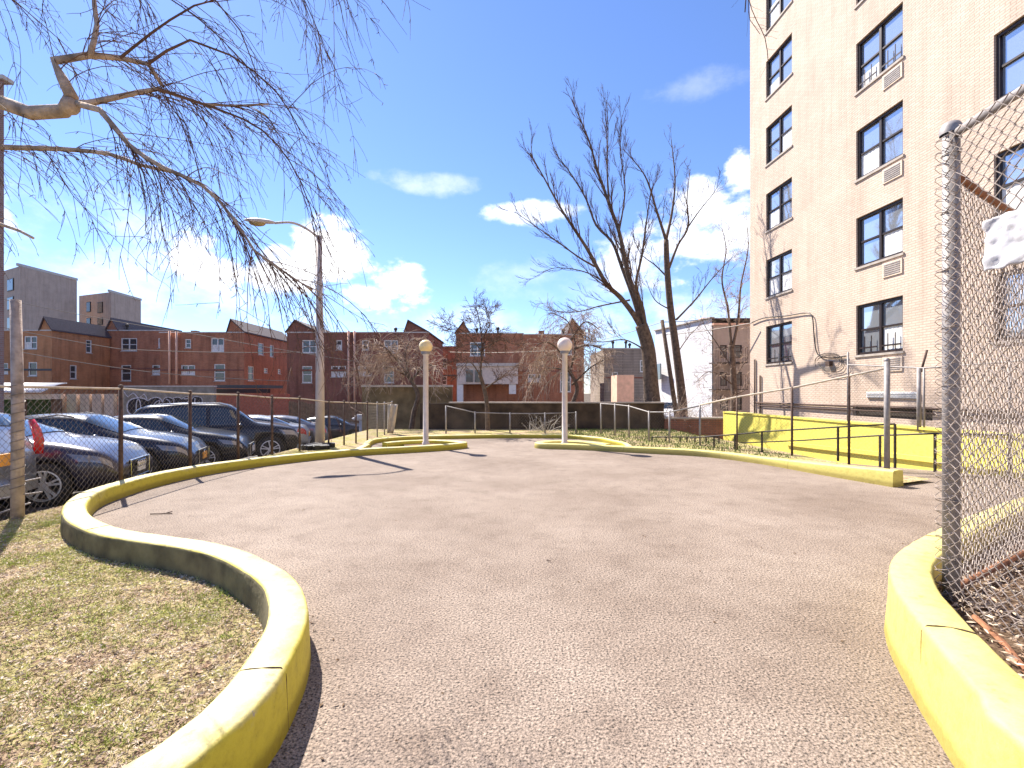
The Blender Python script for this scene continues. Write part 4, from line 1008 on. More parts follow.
# ------------------------------------------------------------------ trees
def wander(p, d, L, n, wob, trop):
    pts = [p.copy()]; d = d.normalized()
    for i in range(n):
        d = (d+Vector((R.gauss(0,wob),R.gauss(0,wob),R.gauss(0,wob)))+Vector((0,0,trop))).normalized()
        p = p+d*L/n; pts.append(p.copy())
    return pts, d
def twigs(m, pts, r, L, dens, lev, trop, wob=.12, spread=.75, fwd=1.0, minr=.0022, start=.15):
    """side shoots along a limb, recursively"""
    tot = sum((b-a).length for a, b in zip(pts[:-1], pts[1:])); n = max(1, int(tot*dens))
    for k in range(n):
        f = start+(1-start)*(k+R.random())/n; s = f*(len(pts)-1); i = min(int(s), len(pts)-2); t = s-i
        p = pts[i].lerp(pts[i+1], t); d = (pts[i+1]-pts[i]).normalized()
        rnd = Vector((R.gauss(0,1),R.gauss(0,1),R.gauss(0,1))); rnd -= d*rnd.dot(d)
        if rnd.length < .01: continue
        rnd.normalize()
        dd = d*fwd+rnd*spread
        l = L*(1.15-.6*f)*R.uniform(.55,1.25); nseg = max(3, min(9, int(l/.09)))
        q, _ = wander(p, dd, l, nseg, wob, trop)
        r0 = max(minr*1.2, r*(1-.5*f)*.5)
        m.tube(q, [max(minr*.7, r0*(1-.8*j/nseg)) for j in range(nseg+1)], 3 if r0 < .02 else 5, cap=False)
        if lev > 0: twigs(m, q, r0, L*.5, dens*1.9, lev-1, trop, wob*1.1, spread, fwd, minr)
def limb(m, pix, Y, r0, r1, dz=0.0, n=7):
    P = [at(x, y, Y+dz*i/(len(pix)-1)+ (0 if i == 0 else R.uniform(-.1,.1)*min(1,abs(dz)))) for i, (x, y) in enumerate(pix)]
    P = subdiv(P, max(.12, (P[0]-P[-1]).length/30)); k = len(P)
    m.tube(P, [r0+(r1-r0)*(i/(k-1))**.8 for i in range(k)], n); return P
def tree(label, base, loc, tm, cm, mats=('bark','twig_dark'), cat='tree', name='bare_tree'):
    t = thing(name, label, cat, loc)
    tm.build('trunk', M[mats[0]], t, smooth=True); cm.build('crown', M[mats[1]], t)
    return t
# forked tree
T = MB(); C = MB(); Y = 20.2
tr = limb(T, [(657,445),(654,415),(651,390),(648,350),(641,325)], Y, .40, .27)
T1 = [([(645,335),(634,315),(620,297),(606,283),(586,247),(563,212),(543,176),(530,153)], .16, .02, -1.5),
      ([(598,268),(580,258),(551,237),(515,212)], .055, .012, -1.2),
      ([(622,298),(608,285),(585,272),(555,268),(535,277)], .05, .012, 1),
      ([(641,325),(634,300),(622,268),(612,242),(596,225),(586,199),(571,174),(556,154)], .13, .018, 1.5),
      ([(646,335),(638,300),(629,278),(619,232),(609,204),(596,166),(589,141),(573,102)], .17, .02, .3),
      ([(609,204),(607,166),(608,128),(606,100)], .06, .012, .8), ([(619,232),(625,190),(620,150),(622,115)], .05, .01, -1),
      ([(647,340),(643,310),(636,285),(642,255),(646,225),(651,190)], .11, .02, -2),
      ([(630,300),(600,306),(575,312),(545,310)], .05, .012, 2), ([(645,350),(625,340),(600,342),(570,338)], .045, .01, -1)]
for pix, a_, b_, dz in T1:
    P = limb(T, pix, Y, a_*.85, b_*.8, dz, 7); twigs(C, P, a_*.5, 1.4, 2.5, 2, .06, .06, .45, 1.3, .0060, .18)
tree('large bare tree forking low into many rising limbs, behind the back fence', None, (tr[0].x,Y,-.5), T, C)
# slender tree
T = MB(); C = MB(); Y = 22
tr = limb(T, [(684,440),(682,400),(676,350),(670,305),(667,268),(666,240)], Y, .24, .12)
for pix, a_, b_, dz in [([(666,240),(657,212),(645,176),(624,150)], .09, .015, -1), ([(666,240),(672,212),(675,179),(671,138)], .09, .015, 1),
      ([(669,268),(678,245),(688,227),(687,200),(690,170)], .08, .015, .5), ([(688,227),(700,210),(712,195),(722,180)], .04, .01, -1),
      ([(676,320),(695,300),(711,280),(730,259)], .06, .012, -1.5), ([(667,277),(655,265),(642,255),(634,240)], .05, .01, 1.2), ([(671,310),(655,300),(646,280)], .04, .01, -1),
      ([(678,352),(690,335),(704,322)], .035, .01, 1)]:
    P = limb(T, pix, Y, a_*.9, b_*.8, dz, 6); twigs(C, P, a_*.5, 1.2, 2.4, 2, .06, .1, .55, 1.1, .0065)
tree('slender bare tree with a single straight trunk right of the forked tree', None, (tr[0].x,Y,-.5), T, C)
# tree near building corner
T = MB(); C = MB(); Y = 24.5
tr = limb(T, [(731,440),(734,400),(733,370),(731,345)], Y, .2, .13)
for pix, a_, b_, dz in [([(731,345),(728,310),(722,280),(726,250),(722,228)], .08, .015, 1), ([(732,350),(738,320),(741,285),(748,250),(747,225)], .08, .015, -.5), ([(733,370),(718,345),(706,328),(700,315)], .05, .01, 1), ([(733,378),(745,362),(752,345)], .05, .01, 1),
      ([(733,385),(720,375),(708,372),(698,380)], .04, .01, -2), ([(734,395),(745,390),(750,380)], .04, .01, 0), ([(734,400),(722,395),(712,400)], .035, .01, -2)]:
    P = limb(T, pix, Y, a_, b_, dz, 6); twigs(C, P, a_*.6, 1.2, 3.2, 2, .0, .14, .9, .9, .006)
tree('bare tangled tree against the brick facade next to the big building corner', None, (tr[0].x,Y,-.5), T, C, ('bark','twig_brown'))
# small tree in front of dark wall
T = MB(); C = MB(); Y = 18.2
tr = limb(T, [(488,433),(487,405),(484,388),(480,375)], Y, .10, .07)
for pix, a_, b_, dz in [([(480,375),(482,350),(480,325),(475,302)], .05, .012, .5), ([(480,375),(470,362),(461,370)], .03, .01, -.5), ([(482,352),(468,335),(452,325),(442,322)], .03, .008, -.6), ([(486,388),(500,378),(510,370)], .035, .01, .5),
      ([(481,340),(490,322),(484,304)], .03, .008, .8), ([(482,350),(500,340),(515,345)], .025, .008, .4), ([(481,345),(465,345),(448,352)], .025, .008, .4)]:
    P = limb(T, pix, Y, a_, b_, dz, 6); twigs(C, P, a_*.7, .95, 5.5, 2, .0, .15, .8, .95, .0062)
tree('small dark bare tree in front of the back wall between the globe lamps', None, (tr[0].x,Y,0), T, C)
# weeping cherries
def cherry(label, trunk, heads, Y, L=1.35, dens=7):
    T = MB(); C = MB(); tr = limb(T, trunk, Y, .12, .08)
    for pix, dz in heads:
        P = limb(T, pix, Y, .06, .015, dz, 6); twigs(C, P, .04, L*1.15, dens*.75, 1, -.16, .11, .9, .85, .008, .1); twigs(C, P, .03, L*.5, dens*.9, 2, .02, .15, .9, .8, .006, .1)
    tree(label, None, (tr[0].x,Y,-.3), T, C, ('bark','twig_brown'))
cherry('drooping brown twigged tree leaning over the mossy wall left of the amber lamp', [(411,433),(414,412),(418,395),(410,378)],
       [([(410,378),(395,358),(380,345),(362,348)], -1), ([(410,378),(405,355),(412,340),(424,345)], 1), ([(410,378),(392,368),(372,368),(355,372)], 1.2), ([(412,380),(425,365),(436,368)], -.6), ([(402,362),(385,352),(366,360)], .4)], 20)
cherry('drooping brown twigged tree behind the pole of the white globe lamp', [(565,433),(572,405),(577,388),(570,372)],
       [([(570,372),(560,352),(545,342),(528,352)], -1), ([(570,372),(575,345),(568,322),(550,312)], .5), ([(570,372),(552,368),(538,375),(528,388)], 1), ([(572,385),(590,368),(604,360)], -.8), ([(571,340),(585,322),(600,330)], .7), ([(563,360),(548,355),(536,362)], -.3), ([(572,350),(590,345),(608,352)], .3)], 21)
# bramble shrubs
T = MB(); C = MB()
for k in range(24):
    p = at(540+R.uniform(-12,12), 432, 17.9); q, _ = wander(p, Vector((R.uniform(-1,1),R.uniform(-.4,.4),1.1)), R.uniform(.4,.9), 6, .22, -.08); C.tube(q, [.009,.008,.007,.006,.005,.004,.003], 4, cap=False)
    twigs(C, q, .006, .25, 6, 0, 0, .2, .8, .8, .003)
tag(C.build('bramble', M['coping']), 'pale dead bramble at the foot of the dark back wall', 'shrub')
C = MB()
for k in range(60):
    x = R.uniform(640,725); p = at(x, 436, 19.6); p.z = -.4; q, _ = wander(p, Vector((R.uniform(-.6,.6),R.uniform(-.4,.4),1.5)), R.uniform(1.0,2.3), 8, .18, -.03); C.tube(q, [.012-.001*i for i in range(9)], 4, cap=False)
    twigs(C, q, .008, .45, 4, 1, 0, .2, .8, .8, .004)
tag(C.build('brush_thicket', M['twig_brown'], local=False), 'thicket of bare brown brush behind the low brick wall', 'shrub', kind='stuff')

# near weeping birch
T = MB(); C = MB(); Y = 4.3
trunk = [Vector((-4.75,3.3,-.2)), Vector((-4.7,3.3,1.2)), Vector((-4.62,3.28,2.4)), Vector((-4.6,3.25,3.4)), Vector((-4.5,3.25,5.0)), Vector((-4.3,3.3,7.2))]
tp = subdiv(trunk, .3); T.tube(tp, [.19-.11*i/(len(tp)-1) for i in range(len(tp))], 12)
KB = .72
def L_(pix, r0, r1, Y0=4.3, dz=.3, n=8):
    return limb(T, pix, Y0*KB, r0*KB, r1*KB, dz*KB, n)
l1 = L_([(-205,60),(-120,95),(0,102),(30,113),(64,111),(72,98)], .085, .055, 4.4, -.2, 12)
l2 = L_([(72,98),(62,78),(54,61),(90,55),(120,58),(148,64),(163,86)], .05, .014, 4.2, .2, 9)
l3 = L_([(90,55),(97,25),(94,0),(85,-40)], .024, .012, 4.2, .3)
l4 = L_([(70,104),(90,103),(113,98),(140,92),(158,89),(203,104),(234,106),(268,104)], .032, .008, 4.2, .4)
l5 = L_([(78,104),(100,110),(129,145),(164,168),(203,186),(234,219),(254,250),(312,290)], .028, .006, 4.2, -.3)
l6 = L_([(-205,150),(-100,140),(0,147),(60,149),(109,154),(140,165),(172,172)], .045, .014, 4.6, -.3)
l7 = L_([(-205,240),(-60,205),(0,224),(20,231),(33,238)], .05, .012, 4.9, -.4)
ups = []
for pix, Y0, dz in [([(-190,-200),(-60,-160),(60,-140),(180,-110),(280,-40),(330,60)], 4.5, .6), ([(-190,-150),(-60,-90),(40,-60),(120,-30),(200,20),(260,80)], 4.6, -.5),
                    ([(-190,-120),(-80,-60),(0,-10),(60,40)], 4.6, .8), ([(-190,-220),(50,-200),(220,-140),(300,-80),(330,-20)], 4.2, 0), ([(120,58),(170,20),(215,0),(240,30),(260,85)], 4.2, .3),
                    ([(148,64),(190,40),(230,55),(275,90),(300,130)], 4.1, .5), ([(158,89),(203,104),(262,130),(300,180),(322,250)], 4.2, .4)]:
    ups.append(limb(C, pix, Y0*KB, .009, .003, dz*KB, 6))
def weep(P, dens, L, r=.0034, start=.1):
    tot = sum((b-a).length for a, b in zip(P[:-1], P[1:]))
    for k in range(max(1, int(tot*dens/KB*.8))):
        f = start+(1-start)*R.random(); s = f*(len(P)-1); i = min(int(s), len(P)-2); p = P[i].lerp(P[i+1], s-i); d = (P[i+1]-P[i]).normalized()
        dd = d*.8+Vector((R.gauss(.3,.35), R.gauss(0,.35), R.gauss(-.25,.45)))
        l = KB*L*R.uniform(.35,1.3); ns = max(5, int(l/.08)); q, _ = wander(p, dd, l, ns, .07, -.16 if R.random() < .8 else -.03)
        C.tube(q, [max(.0012, r*(1-.7*j/ns)) for j in range(ns+1)], 3, cap=False)
        for _ in range(int(l*8)):
            j = R.randrange(1, ns); d2 = (q[j+1]-q[j]).normalized()+Vector((R.gauss(0,.55),R.gauss(0,.55),R.gauss(-.1,.5)))
            l2_ = R.uniform(.06,.28); q2, _ = wander(q[j], d2, l2_, 4, .14, -.12); C.tube(q2, [.0019,.0017,.0015,.0013,.0010], 3, cap=False)
            if R.random() < .6:
                b_ = q2[R.randrange(1,5)]; C.tube([b_, b_+Vector((R.gauss(0,.01),R.gauss(0,.01),-.018))], [.0027,.0012], 3, cap=False)
for P, dn, L in [(l1,5,1.0),(l2,24,1.1),(l3,16,.8),(l4,30,1.25),(l5,34,1.1),(l6,20,1.1),(l7,6,.6)]: weep(P, dn, L)
for P in ups: weep(P, 9, 1.3, .0030, .3)
T.sphere(tuple(at(70,106,4.2*KB)), .052, 10, 8)
tree('weeping birch reaching in from the left with pale limbs and hanging bare twigs', None, (-4.75,3.3,0), T, C, ('bark_light','twig_dark'))
# overhead twig at upper right from a tree standing behind the camera
T = MB(); C = MB()
P = subdiv([Vector((3.6,-4.5,-.1)),Vector((3.7,-4.4,3)),Vector((3.4,-2.5,5.6)),Vector((2.9,1.0,6.4)),at(735,-90,5.2),at(748,-30,5.3),at(745,12,5.3)], .3); T.tube(P, [max(.006,.16*(1-i/(len(P)-1))**.9) for i in range(len(P))], 8)
q = subdiv([at(742,-30,5.2),at(752,10,5.2),at(765,38,5.25),at(768,60,5.2)], .1); C.tube(q, .005, 4)
q2 = subdiv([at(748,-10,5.2),at(750,20,5.2),at(760,34,5.2)], .1); C.tube(q2, .004, 4)
for qq in (q, q2): twigs(C, qq, .005, .28, 9, 0, -.08, .2, .8, .6, .0018)
tree('overhanging bare twigs at the top in front of the tan building', None, (3.6,-4.5,0), T, C)

# ------------------------------------------------------------------ cars
def interp(tab, x): return float(np.interp(x, [t[0] for t in tab], [t[1] for t in tab]))
def smoothi(tab, x, w=.10):
    return sum(interp(tab, x+o) for o in (-w,-w/2,0,w/2,w))/5
SED = dict(L=4.7, W=.90, top=[(-2.35,.62),(-2.3,.9),(-2.15,1.0),(-1.75,1.05),(-1.05,1.34),(-.5,1.43),(0,1.44),(.35,1.41),(1.15,1.03),(1.6,.96),(2.0,.86),(2.25,.72),(2.35,.5)],
           belt=[(-2.35,.9),(-1.8,.98),(0,.95),(1.2,.92),(2.35,.74)], roof=(-1.0,.4), glass=(-1.68,1.12), wheels=(-1.38,1.42), wr=.335)
SUV0 = dict(L=4.95, W=.96, top=[(-2.47,.8),(-2.42,1.15),(-2.2,1.62),(-1.9,1.76),(-1,1.82),(0,1.80),(.35,1.74),(1.05,1.22),(1.6,1.14),(2.15,1.04),(2.4,.9),(2.47,.55)],
           belt=[(-2.47,1.1),(-1.8,1.12),(0,1.10),(1.1,1.08),(2.47,.95)], roof=(-1.95,.42), glass=(-2.38,1.04), wheels=(-1.45,1.5), wr=.39)
SUV = dict(SUV0); kx = .91
for q_ in ('top','belt'): SUV[q_] = [(x*kx,z) for x,z in SUV0[q_]]
for q_ in ('roof','glass','wheels'): SUV[q_] = tuple(x*kx for x in SUV0[q_])
SUV['L'] = 4.95*kx
WAG = dict(L=4.7, W=.91, top=[(-2.35,.75),(-2.3,1.0),(-2.05,1.42),(-1.7,1.52),(-.5,1.56),(0,1.55),(.35,1.50),(1.12,1.06),(1.6,.99),(2.05,.88),(2.28,.74),(2.35,.5)],
           belt=[(-2.35,.98),(-1.8,1.0),(0,.96),(1.2,.94),(2.35,.76)], roof=(-1.85,.42), glass=(-2.22,1.1), wheels=(-1.36,1.42), wr=.34)
def car(label, spec, loc, rz, pm, plate_f='plate_white', plate_r='plate_orange', rings=False, rack=False, group='cars in the car park', cat='car', big=True, name='parked_car'):
    L, W = spec['L'], spec['W']; t = thing(name, label, cat, loc, rz, group)
    def prof(x):
        zt = smoothi(spec['top'], x, .09); e = min(abs(x+L/2), abs(x-L/2)); zb = .2+(.10*max(0,1-e/.5))
        w = W*(1-.22*max(0,1-e/.55)**2.2-.02); bl = min(smoothi(spec['belt'], x), zt-.035)
        g_ = max(0, zt-bl-.03); k = min(1, g_/.4)
        wr = w*(.90-.19*k)
        mid = min(.55, bl-.15)
        return [(0,zb),(w*.85,zb),(w*.97,zb+.10),(w,mid),(w*.985,bl-.10),(w*.94,bl),(wr, zt-.075*k-.012),(wr*.82,zt-.01),(wr*.4,zt+.012),(0,zt+.016)]
    def S(x, tt, offn=0):
        P_ = prof(x); i = min(int(tt), len(P_)-2); f = tt-i; y = P_[i][0]*(1-f)+P_[i+1][0]*f; z = P_[i][1]*(1-f)+P_[i+1][1]*f
        return Vector((x, y, z))
    def Sn(x, tt, o=.012, sgn=1):
        p = S(x, tt); a_ = S(x+.02, tt)-S(x-.02, tt); b_ = S(x, min(tt+.05,8.99))-S(x, max(tt-.05,0)); n_ = a_.cross(b_)
        n_ = n_.normalized() if n_.length > 1e-9 else Vector((0,0,1))
        if n_.dot(Vector((0,p.y,p.z-.6))) < 0: n_ = -n_
        p = p+n_*o; return Vector((p.x, p.y*sgn, p.z))
    xs_ = [-L/2+L*(i/56) for i in range(57)]; xs_ = [-L/2, -L/2+.03]+xs_[1:-1]+[L/2-.03, L/2]
    m = MB(); rings_ = []
    for x in xs_:
        P_ = prof(x); ring = [(x,y,z) for y,z in P_]+[(x,-y,z) for y,z in P_[-2:0:-1]]; rings_.append(ring)
    k = len(rings_[0])
    m.add([p for r in rings_ for p in r], [(i*k+j, (i+1)*k+j, (i+1)*k+(j+1)%k, i*k+(j+1)%k) for i in range(len(rings_)-1) for j in range(k)]+[tuple(range(k)), tuple((len(rings_)-1)*k+j for j in range(k))[::-1]])
    body = m.build('body', pm, t, smooth=True, local=True)
    import bmesh
    bm = bmesh.new(); bm.from_mesh(body.data); bmesh.ops.recalc_face_normals(bm, faces=bm.faces); bm.to_mesh(body.data); bm.free()
    # wheel arches cut out of the body
    cut = MB(); wr = spec['wr']
    for wx_ in spec['wheels']:
        for s in (1,-1):
            c = MB(); c.tube([(wx_, s*(W-.30), wr), (wx_, s*(W+.2), wr)], wr+.055, 26); cut.add(c.v, c.f)
    co = cut.build('cutter', M['black'], None, local=True)
    bm = bmesh.new(); bm.from_mesh(co.data); bmesh.ops.recalc_face_normals(bm, faces=bm.faces); bm.to_mesh(co.data); bm.free()
    body.parent = None
    md = body.modifiers.new('arches', 'BOOLEAN'); md.object = co; md.operation = 'DIFFERENCE'; md.solver = 'EXACT'
    dg = bpy.context.evaluated_depsgraph_get(); nmesh = bpy.data.meshes.new_from_object(body.evaluated_get(dg))
    body.modifiers.clear(); old = body.data; body.data = nmesh; body.parent = t
    bpy.data.objects.remove(co, do_unlink=True)
    # glass
    rf0, rf1 = spec['roof']; g0, g1 = spec['glass']
    def patch(name, fx0, fx1, t0_, t1_, nx, nt_, mat, o=.012, both=False, par=t):
        for s in ((1,-1) if both else (1,)):
            m = MB(); G = []
            for j in range(nt_+1):
                f = j/nt_; tt = t0_+(t1_-t0_)*f; a_ = fx0(f); b_ = fx1(f)
                G.append([Sn(a_+(b_-a_)*i/nx, tt, o, s) for i in range(nx+1)])
            m.grid(G); ob = m.build(name, mat, par, smooth=True, local=True)
    bpx = -.25
    lin = lambda a_, b_: (lambda f: a_+(b_-a_)*f)
    patch('side_window', lin(bpx+.05, bpx+.05), lin(g1-.30, rf1-.02), 5.10, 5.93, 10, 4, M['car_glass'], .010, True)
    rr0 = lin(g0+.42, rf0+.02) if spec is SED else lin(g0+.28, rf0+.10)
    patch('side_window', rr0, lin(bpx-.05, bpx-.05), 5.10, 5.93, 10, 4, M['car_glass'], .010, True)
    for nmw, xa_, xb_ in (('windscreen', rf1+.03, g1-.06), ('rear_window', g0+.06, rf0-.05)):
        m = MB(); G = []
        for i in range(9):
            x = xa_+(xb_-xa_)*i/8; row = [Sn(x, 6.12+(8.95-6.12)*j/6, .012, 1) for j in range(7)]
            row += [Vector((p.x,-p.y,p.z)) for p in row[:-1][::-1]]; G.append(row)
        m.grid(G); m.build(nmw, M['car_glass'], t, smooth=True, local=True)
    # lamps
    patch('headlight', lin(L/2-.52, L/2-.66), lin(L/2-.10, L/2-.13), 3.8, 4.65, 6, 3, M['clear_lamp'], .012, True)
    if spec is SED: patch('tail_light', lin(-L/2+.06, -L/2+.08), lin(-L/2+.42, -L/2+.34), 3.5, 4.7, 6, 3, M['red_lamp'], .012, True)
    else: patch('tail_light', lin(-L/2+.05, -L/2+.12), lin(-L/2+.20, -L/2+.25), 3.6, 5.6, 3, 6, M['red_lamp'], .014, True)
    if spec is not SED:
        for s in (1,-1):
            m = MB(); m.tube([(-L/2+.03, s*.79, .80), (-L/2+.02, s*.785, 1.0), (-L/2+.05, s*.77, 1.16), (-L/2+.10, s*.75, 1.3)], [.055,.06,.055,.04], 8); m.build('tail_light', M['red_lamp'], t, smooth=True, local=True)
    # front end
    m = MB(); xf = L/2; zg = .62 if spec is not SUV else .78
    for q in range(6): m.box((xf+.004,-.36,.36+q*(zg-.36)/6),(xf+.028,.36,.36+(q+.55)*(zg-.36)/6))
    m.box((xf-.02,-.38,.33),(xf+.012,.38,zg)); gr_ = m.build('grille', M['black'], t, local=True)
    m = MB(); fr = [(xf+.022,-.40,.32),(xf+.022,.40,.32),(xf+.022,.42,zg),(xf+.022,-.42,zg),(xf+.022,-.40,.32)]; m.tube(fr, .008, 6)
    if rings:
        for q in range(4): m.tube([(xf+.045, -.135+q*.09+.055*math.cos(a_), zg-.09+.055*math.sin(a_)) for a_ in [i*math.pi/8 for i in range(17)]], .009, 5)
    else: m.tube([(xf+.04, .075*math.cos(a_), zg-.08+.05*math.sin(a_)) for a_ in [i*math.pi/8 for i in range(17)]], .008, 5)
    m.build('badge', M['chrome'], gr_, local=True)
    m = MB(); m.box((xf+.03,-.17,.40),(xf+.045,.17,.55)); m.build('number_plate', M[plate_f], t, local=True)
    m = MB(); m.box((-xf-.03,-.17,.72 if spec is not SED else .55),(-xf+.02,.17,.88 if spec is not SED else .7)); m.build('number_plate', M[plate_r], t, local=True)
    m = MB(); m.box((-xf-.06,-.62,.32),(-xf+.1,.62,.46)); m.build('rear_bumper', pm, t, local=True)
    # mirrors, handles, sills
    for s in (1,-1):
        m = MB(); m.sphere((g1-.38, s*(W+.07), spec['belt'][2][1]+.04), .1, 12, 8, (.6,1.0,.72)); m.build('mirror', pm, t, smooth=True, local=True)
        for hx in (.15,-.85):
            m = MB(); p = Sn(hx, 4.3, .02, s); m.beam(p-Vector((.09,0,0)), p+Vector((.09,0,0)), .02, .025); m.build('door_handle', M['chrome'], t, local=True)
        m = MB()
        for hx in (.95,-.25,-1.25 if spec is SED else -1.3):
            m.tube([Sn(hx+(0.0 if tt < 4 else .0), tt, .0015, s) for tt in (2.2,3,3.5,4,4.5,5.0)], .005, 4)
        m.tube([Sn(.95,2.2,.0015,s), Sn(-1.0,2.2,.0015,s)], .006, 4)
        m.tube([Sn(-2.0+ i*.4, 5.02, .006, s) for i in range(8)], .008, 4)
        m.build('door_seam', M['black'], t, local=True)
    if rack or spec is SUV or spec is WAG:
        for s in (1,-1):
            m = MB(); m.tube([S(-1.6,6.4)*1+Vector((0,0,.06)) if s == 1 else Vector((-1.6,-S(-1.6,6.4).y,S(-1.6,6.4).z+.06)), Vector((0,s*S(0,6.4).y,S(0,6.4).z+.06)), Vector((.25,s*S(.25,6.4).y,S(.25,6.4).z+.03))], .018, 6); m.build('roof_rail', M['galv'], t, smooth=True, local=True)
    # wheels
    for wx_ in spec['wheels']:
        for s in (1,-1):
            yo_ = s*(W-.105)
            m = MB(); m.lathe((wx_,yo_,wr), [(wr*.62,-.10),(wr*.93,-.11),(wr,-.085),(wr,.085),(wr*.93,.11),(wr*.62,.10)], 32, 'y'); ty = m.build('wheel', M['tyre'], t, smooth=True, local=True)
            m = MB(); rr = wr*.69; m.lathe((wx_,yo_,wr), [(rr,-.09),(rr*1.02,s*.105),(rr*.93,s*.108),(rr*.9,s*.06)], 32, 'y')
            m.lathe((wx_,yo_+s*.075,wr), [(.0,s*.02),(.055,s*.02),(.07,0)], 16, 'y')
            for q in range(5):
                for dd in (-.16,.16):
                    a_ = q*2*math.pi/5+.3; p = Vector((wx_+.05*math.cos(a_+dd), yo_+s*.08, wr+.05*math.sin(a_+dd))); q_ = Vector((wx_+rr*.95*math.cos(a_+dd*1.1), yo_+s*.09, wr+rr*.95*math.sin(a_+dd*1.1)))
                    m.beam(p, q_, .032, .03)
            m.build('rim', M['rim'], ty, smooth=False, local=True)
            m = MB(); m.lathe((wx_,yo_,wr), [(0,s*.02),(rr*.96,s*.02)], 24, 'y'); m.build('brake_disc', M['black'], ty, local=True)
    # tilt with the ground slope
    return t
def place_front(px_, Yf, th, spec):   # position so that the front centre is seen at column px_
    Xf = (px_-CX)/F*Yf; h = Vector((math.cos(th), math.sin(th), 0)); c = Vector((Xf,Yf,0))-h*spec['L']/2
    return (c.x, c.y, lot_z(c.y)+.006)
th = rad(20)
car('dark grey sedan with four chrome rings on its grille, nearest of the nose-in cars', SED, place_front(139,8.45,th,SED), th, paint('grey_purple_paint', (.05,.045,.065)), rings=True)
car('dark blue car with roof rails and orange plate parked second along the fence', SED, place_front(203,10.9,th,SED), th, paint('navy_paint', (.015,.017,.03)), plate_f='plate_orange', rack=True)
car('black sedan between the blue wagon and the big dark suv', SED, place_front(252,13.3,th,SED), th, paint('black_paint', (.012,.012,.016)))
car('big dark blue suv with roof rails, tallest vehicle in the row', SUV, place_front(299,15.9,rad(29),SUV), rad(29), paint('midnight_paint', (.011,.012,.02)), cat='suv')
def place_rear(px_, Yr, th, spec):
    X = (px_-CX)/F*Yr; h = Vector((math.cos(th), math.sin(th), 0)); c = Vector((X,Yr,0))+h*spec['L']/2
    return (c.x, c.y, lot_z(c.y)+.006)
th2 = rad(195)
car('silver wagon parked tail-in with red tail light beside the pale post', WAG, place_rear(0,6.35,th2,WAG), th2, paint('silver_paint', (.42,.43,.46), .6))
th3 = rad(200)
car('silver sedan parked tail-in just beyond the big dark suv', SED, place_rear(309,20.3,th3,SED), th3, paint('silver_blue_paint', (.38,.4,.43), .6))
car('grey sedan parked tail-in hidden mostly by the street lamp pole', SED, place_rear(328,22.8,th3,SED), th3, paint('mid_grey_paint', (.2,.2,.22), .6))
car('black sedan parked side-on, last car beyond the street lamp', SED, (-9.9,26.2,lot_z(26.2)), rad(8), paint('black_blue_paint', (.012,.014,.02)))
def small_car(px_, Y, rz, z, spec, col, label): 
    car(label, spec, (at(px_,0,Y).x, Y, z), rz, paint('white_car_paint', col, .1), group='white vehicles beyond the back wall')
small_car(668, 33, rad(-100), -.9, SUV, (.7,.7,.72), 'white suv parked beyond the wall between the tall trees')
small_car(650, 30, rad(170), -1.25, SED, (.6,.6,.6), 'white sedan parked beyond the end of the dark wall')

# twigs on asphalt
for k, (x, y, lab) in enumerate([(160,514,'small dead twig lying on the asphalt near the bend of the left kerb'),(560,560,'tiny twig lying in the middle of the asphalt')]):
    p = gp(x, y, .012); m = MB(); q, _ = wander(p-Vector((.12,0,0)), Vector((1,.1,0)), .26 if k == 0 else .05, 6, .2, 0); q = [Vector((v.x,v.y,.012)) for v in q]; m.tube(q, .006 if k == 0 else .004, 5)
    if k == 0: m.tube([q[4], q[4]+Vector((.04,.06,.01))], .005, 4)
    tag(m.build('twig', M['twig']), lab, 'twig')

# ------------------------------------------------------------------ sky, sun, camera
SUN_AZ, SUN_EL = rad(-41), rad(49)       # azimuth measured from +Y towards +X
w = bpy.data.worlds.new('World'); sc.world = w; w.use_nodes = True; nt = w.node_tree; nt.nodes.clear()
out = N(nt, 'ShaderNodeOutputWorld'); bg = N(nt, 'ShaderNodeBackground', Strength=.088); nt.links.new(bg.outputs[0], out.inputs[0])
sky = N(nt, 'ShaderNodeTexSky', sky_type='NISHITA'); sky.sun_disc = False; sky.sun_elevation = SUN_EL; sky.sun_rotation = SUN_AZ % (2*math.pi)
sky.air_density = 1.0; sky.dust_density = .1; sky.ozone_density = 2.5; sky.altitude = 0
tc = N(nt, 'ShaderNodeTexCoord')
def dirv(x, y): v = Vector(((x-CX)/F, 1, (HY-y)/F)); return v.normalized()
nz = N(nt, 'ShaderNodeTexNoise', Scale=7.0, Detail=12.0, Roughness=.62); mp_ = N(nt, 'ShaderNodeMapping'); mp_.inputs['Scale'].default_value = (1,1,1.6)
nt.links.new(tc.outputs['Generated'], mp_.inputs['Vector']); nt.links.new(mp_.outputs[0], nz.inputs['Vector'])
acc = None
def math2(op, a, b, c=None):
    n = N(nt, 'ShaderNodeMath', operation=op)
    for i, v in enumerate((a, b, c)):
        if v is None: continue
        if isinstance(v, (int, float)): n.inputs[i].default_value = v
        else: nt.links.new(v, n.inputs[i])
    return n.outputs[0]
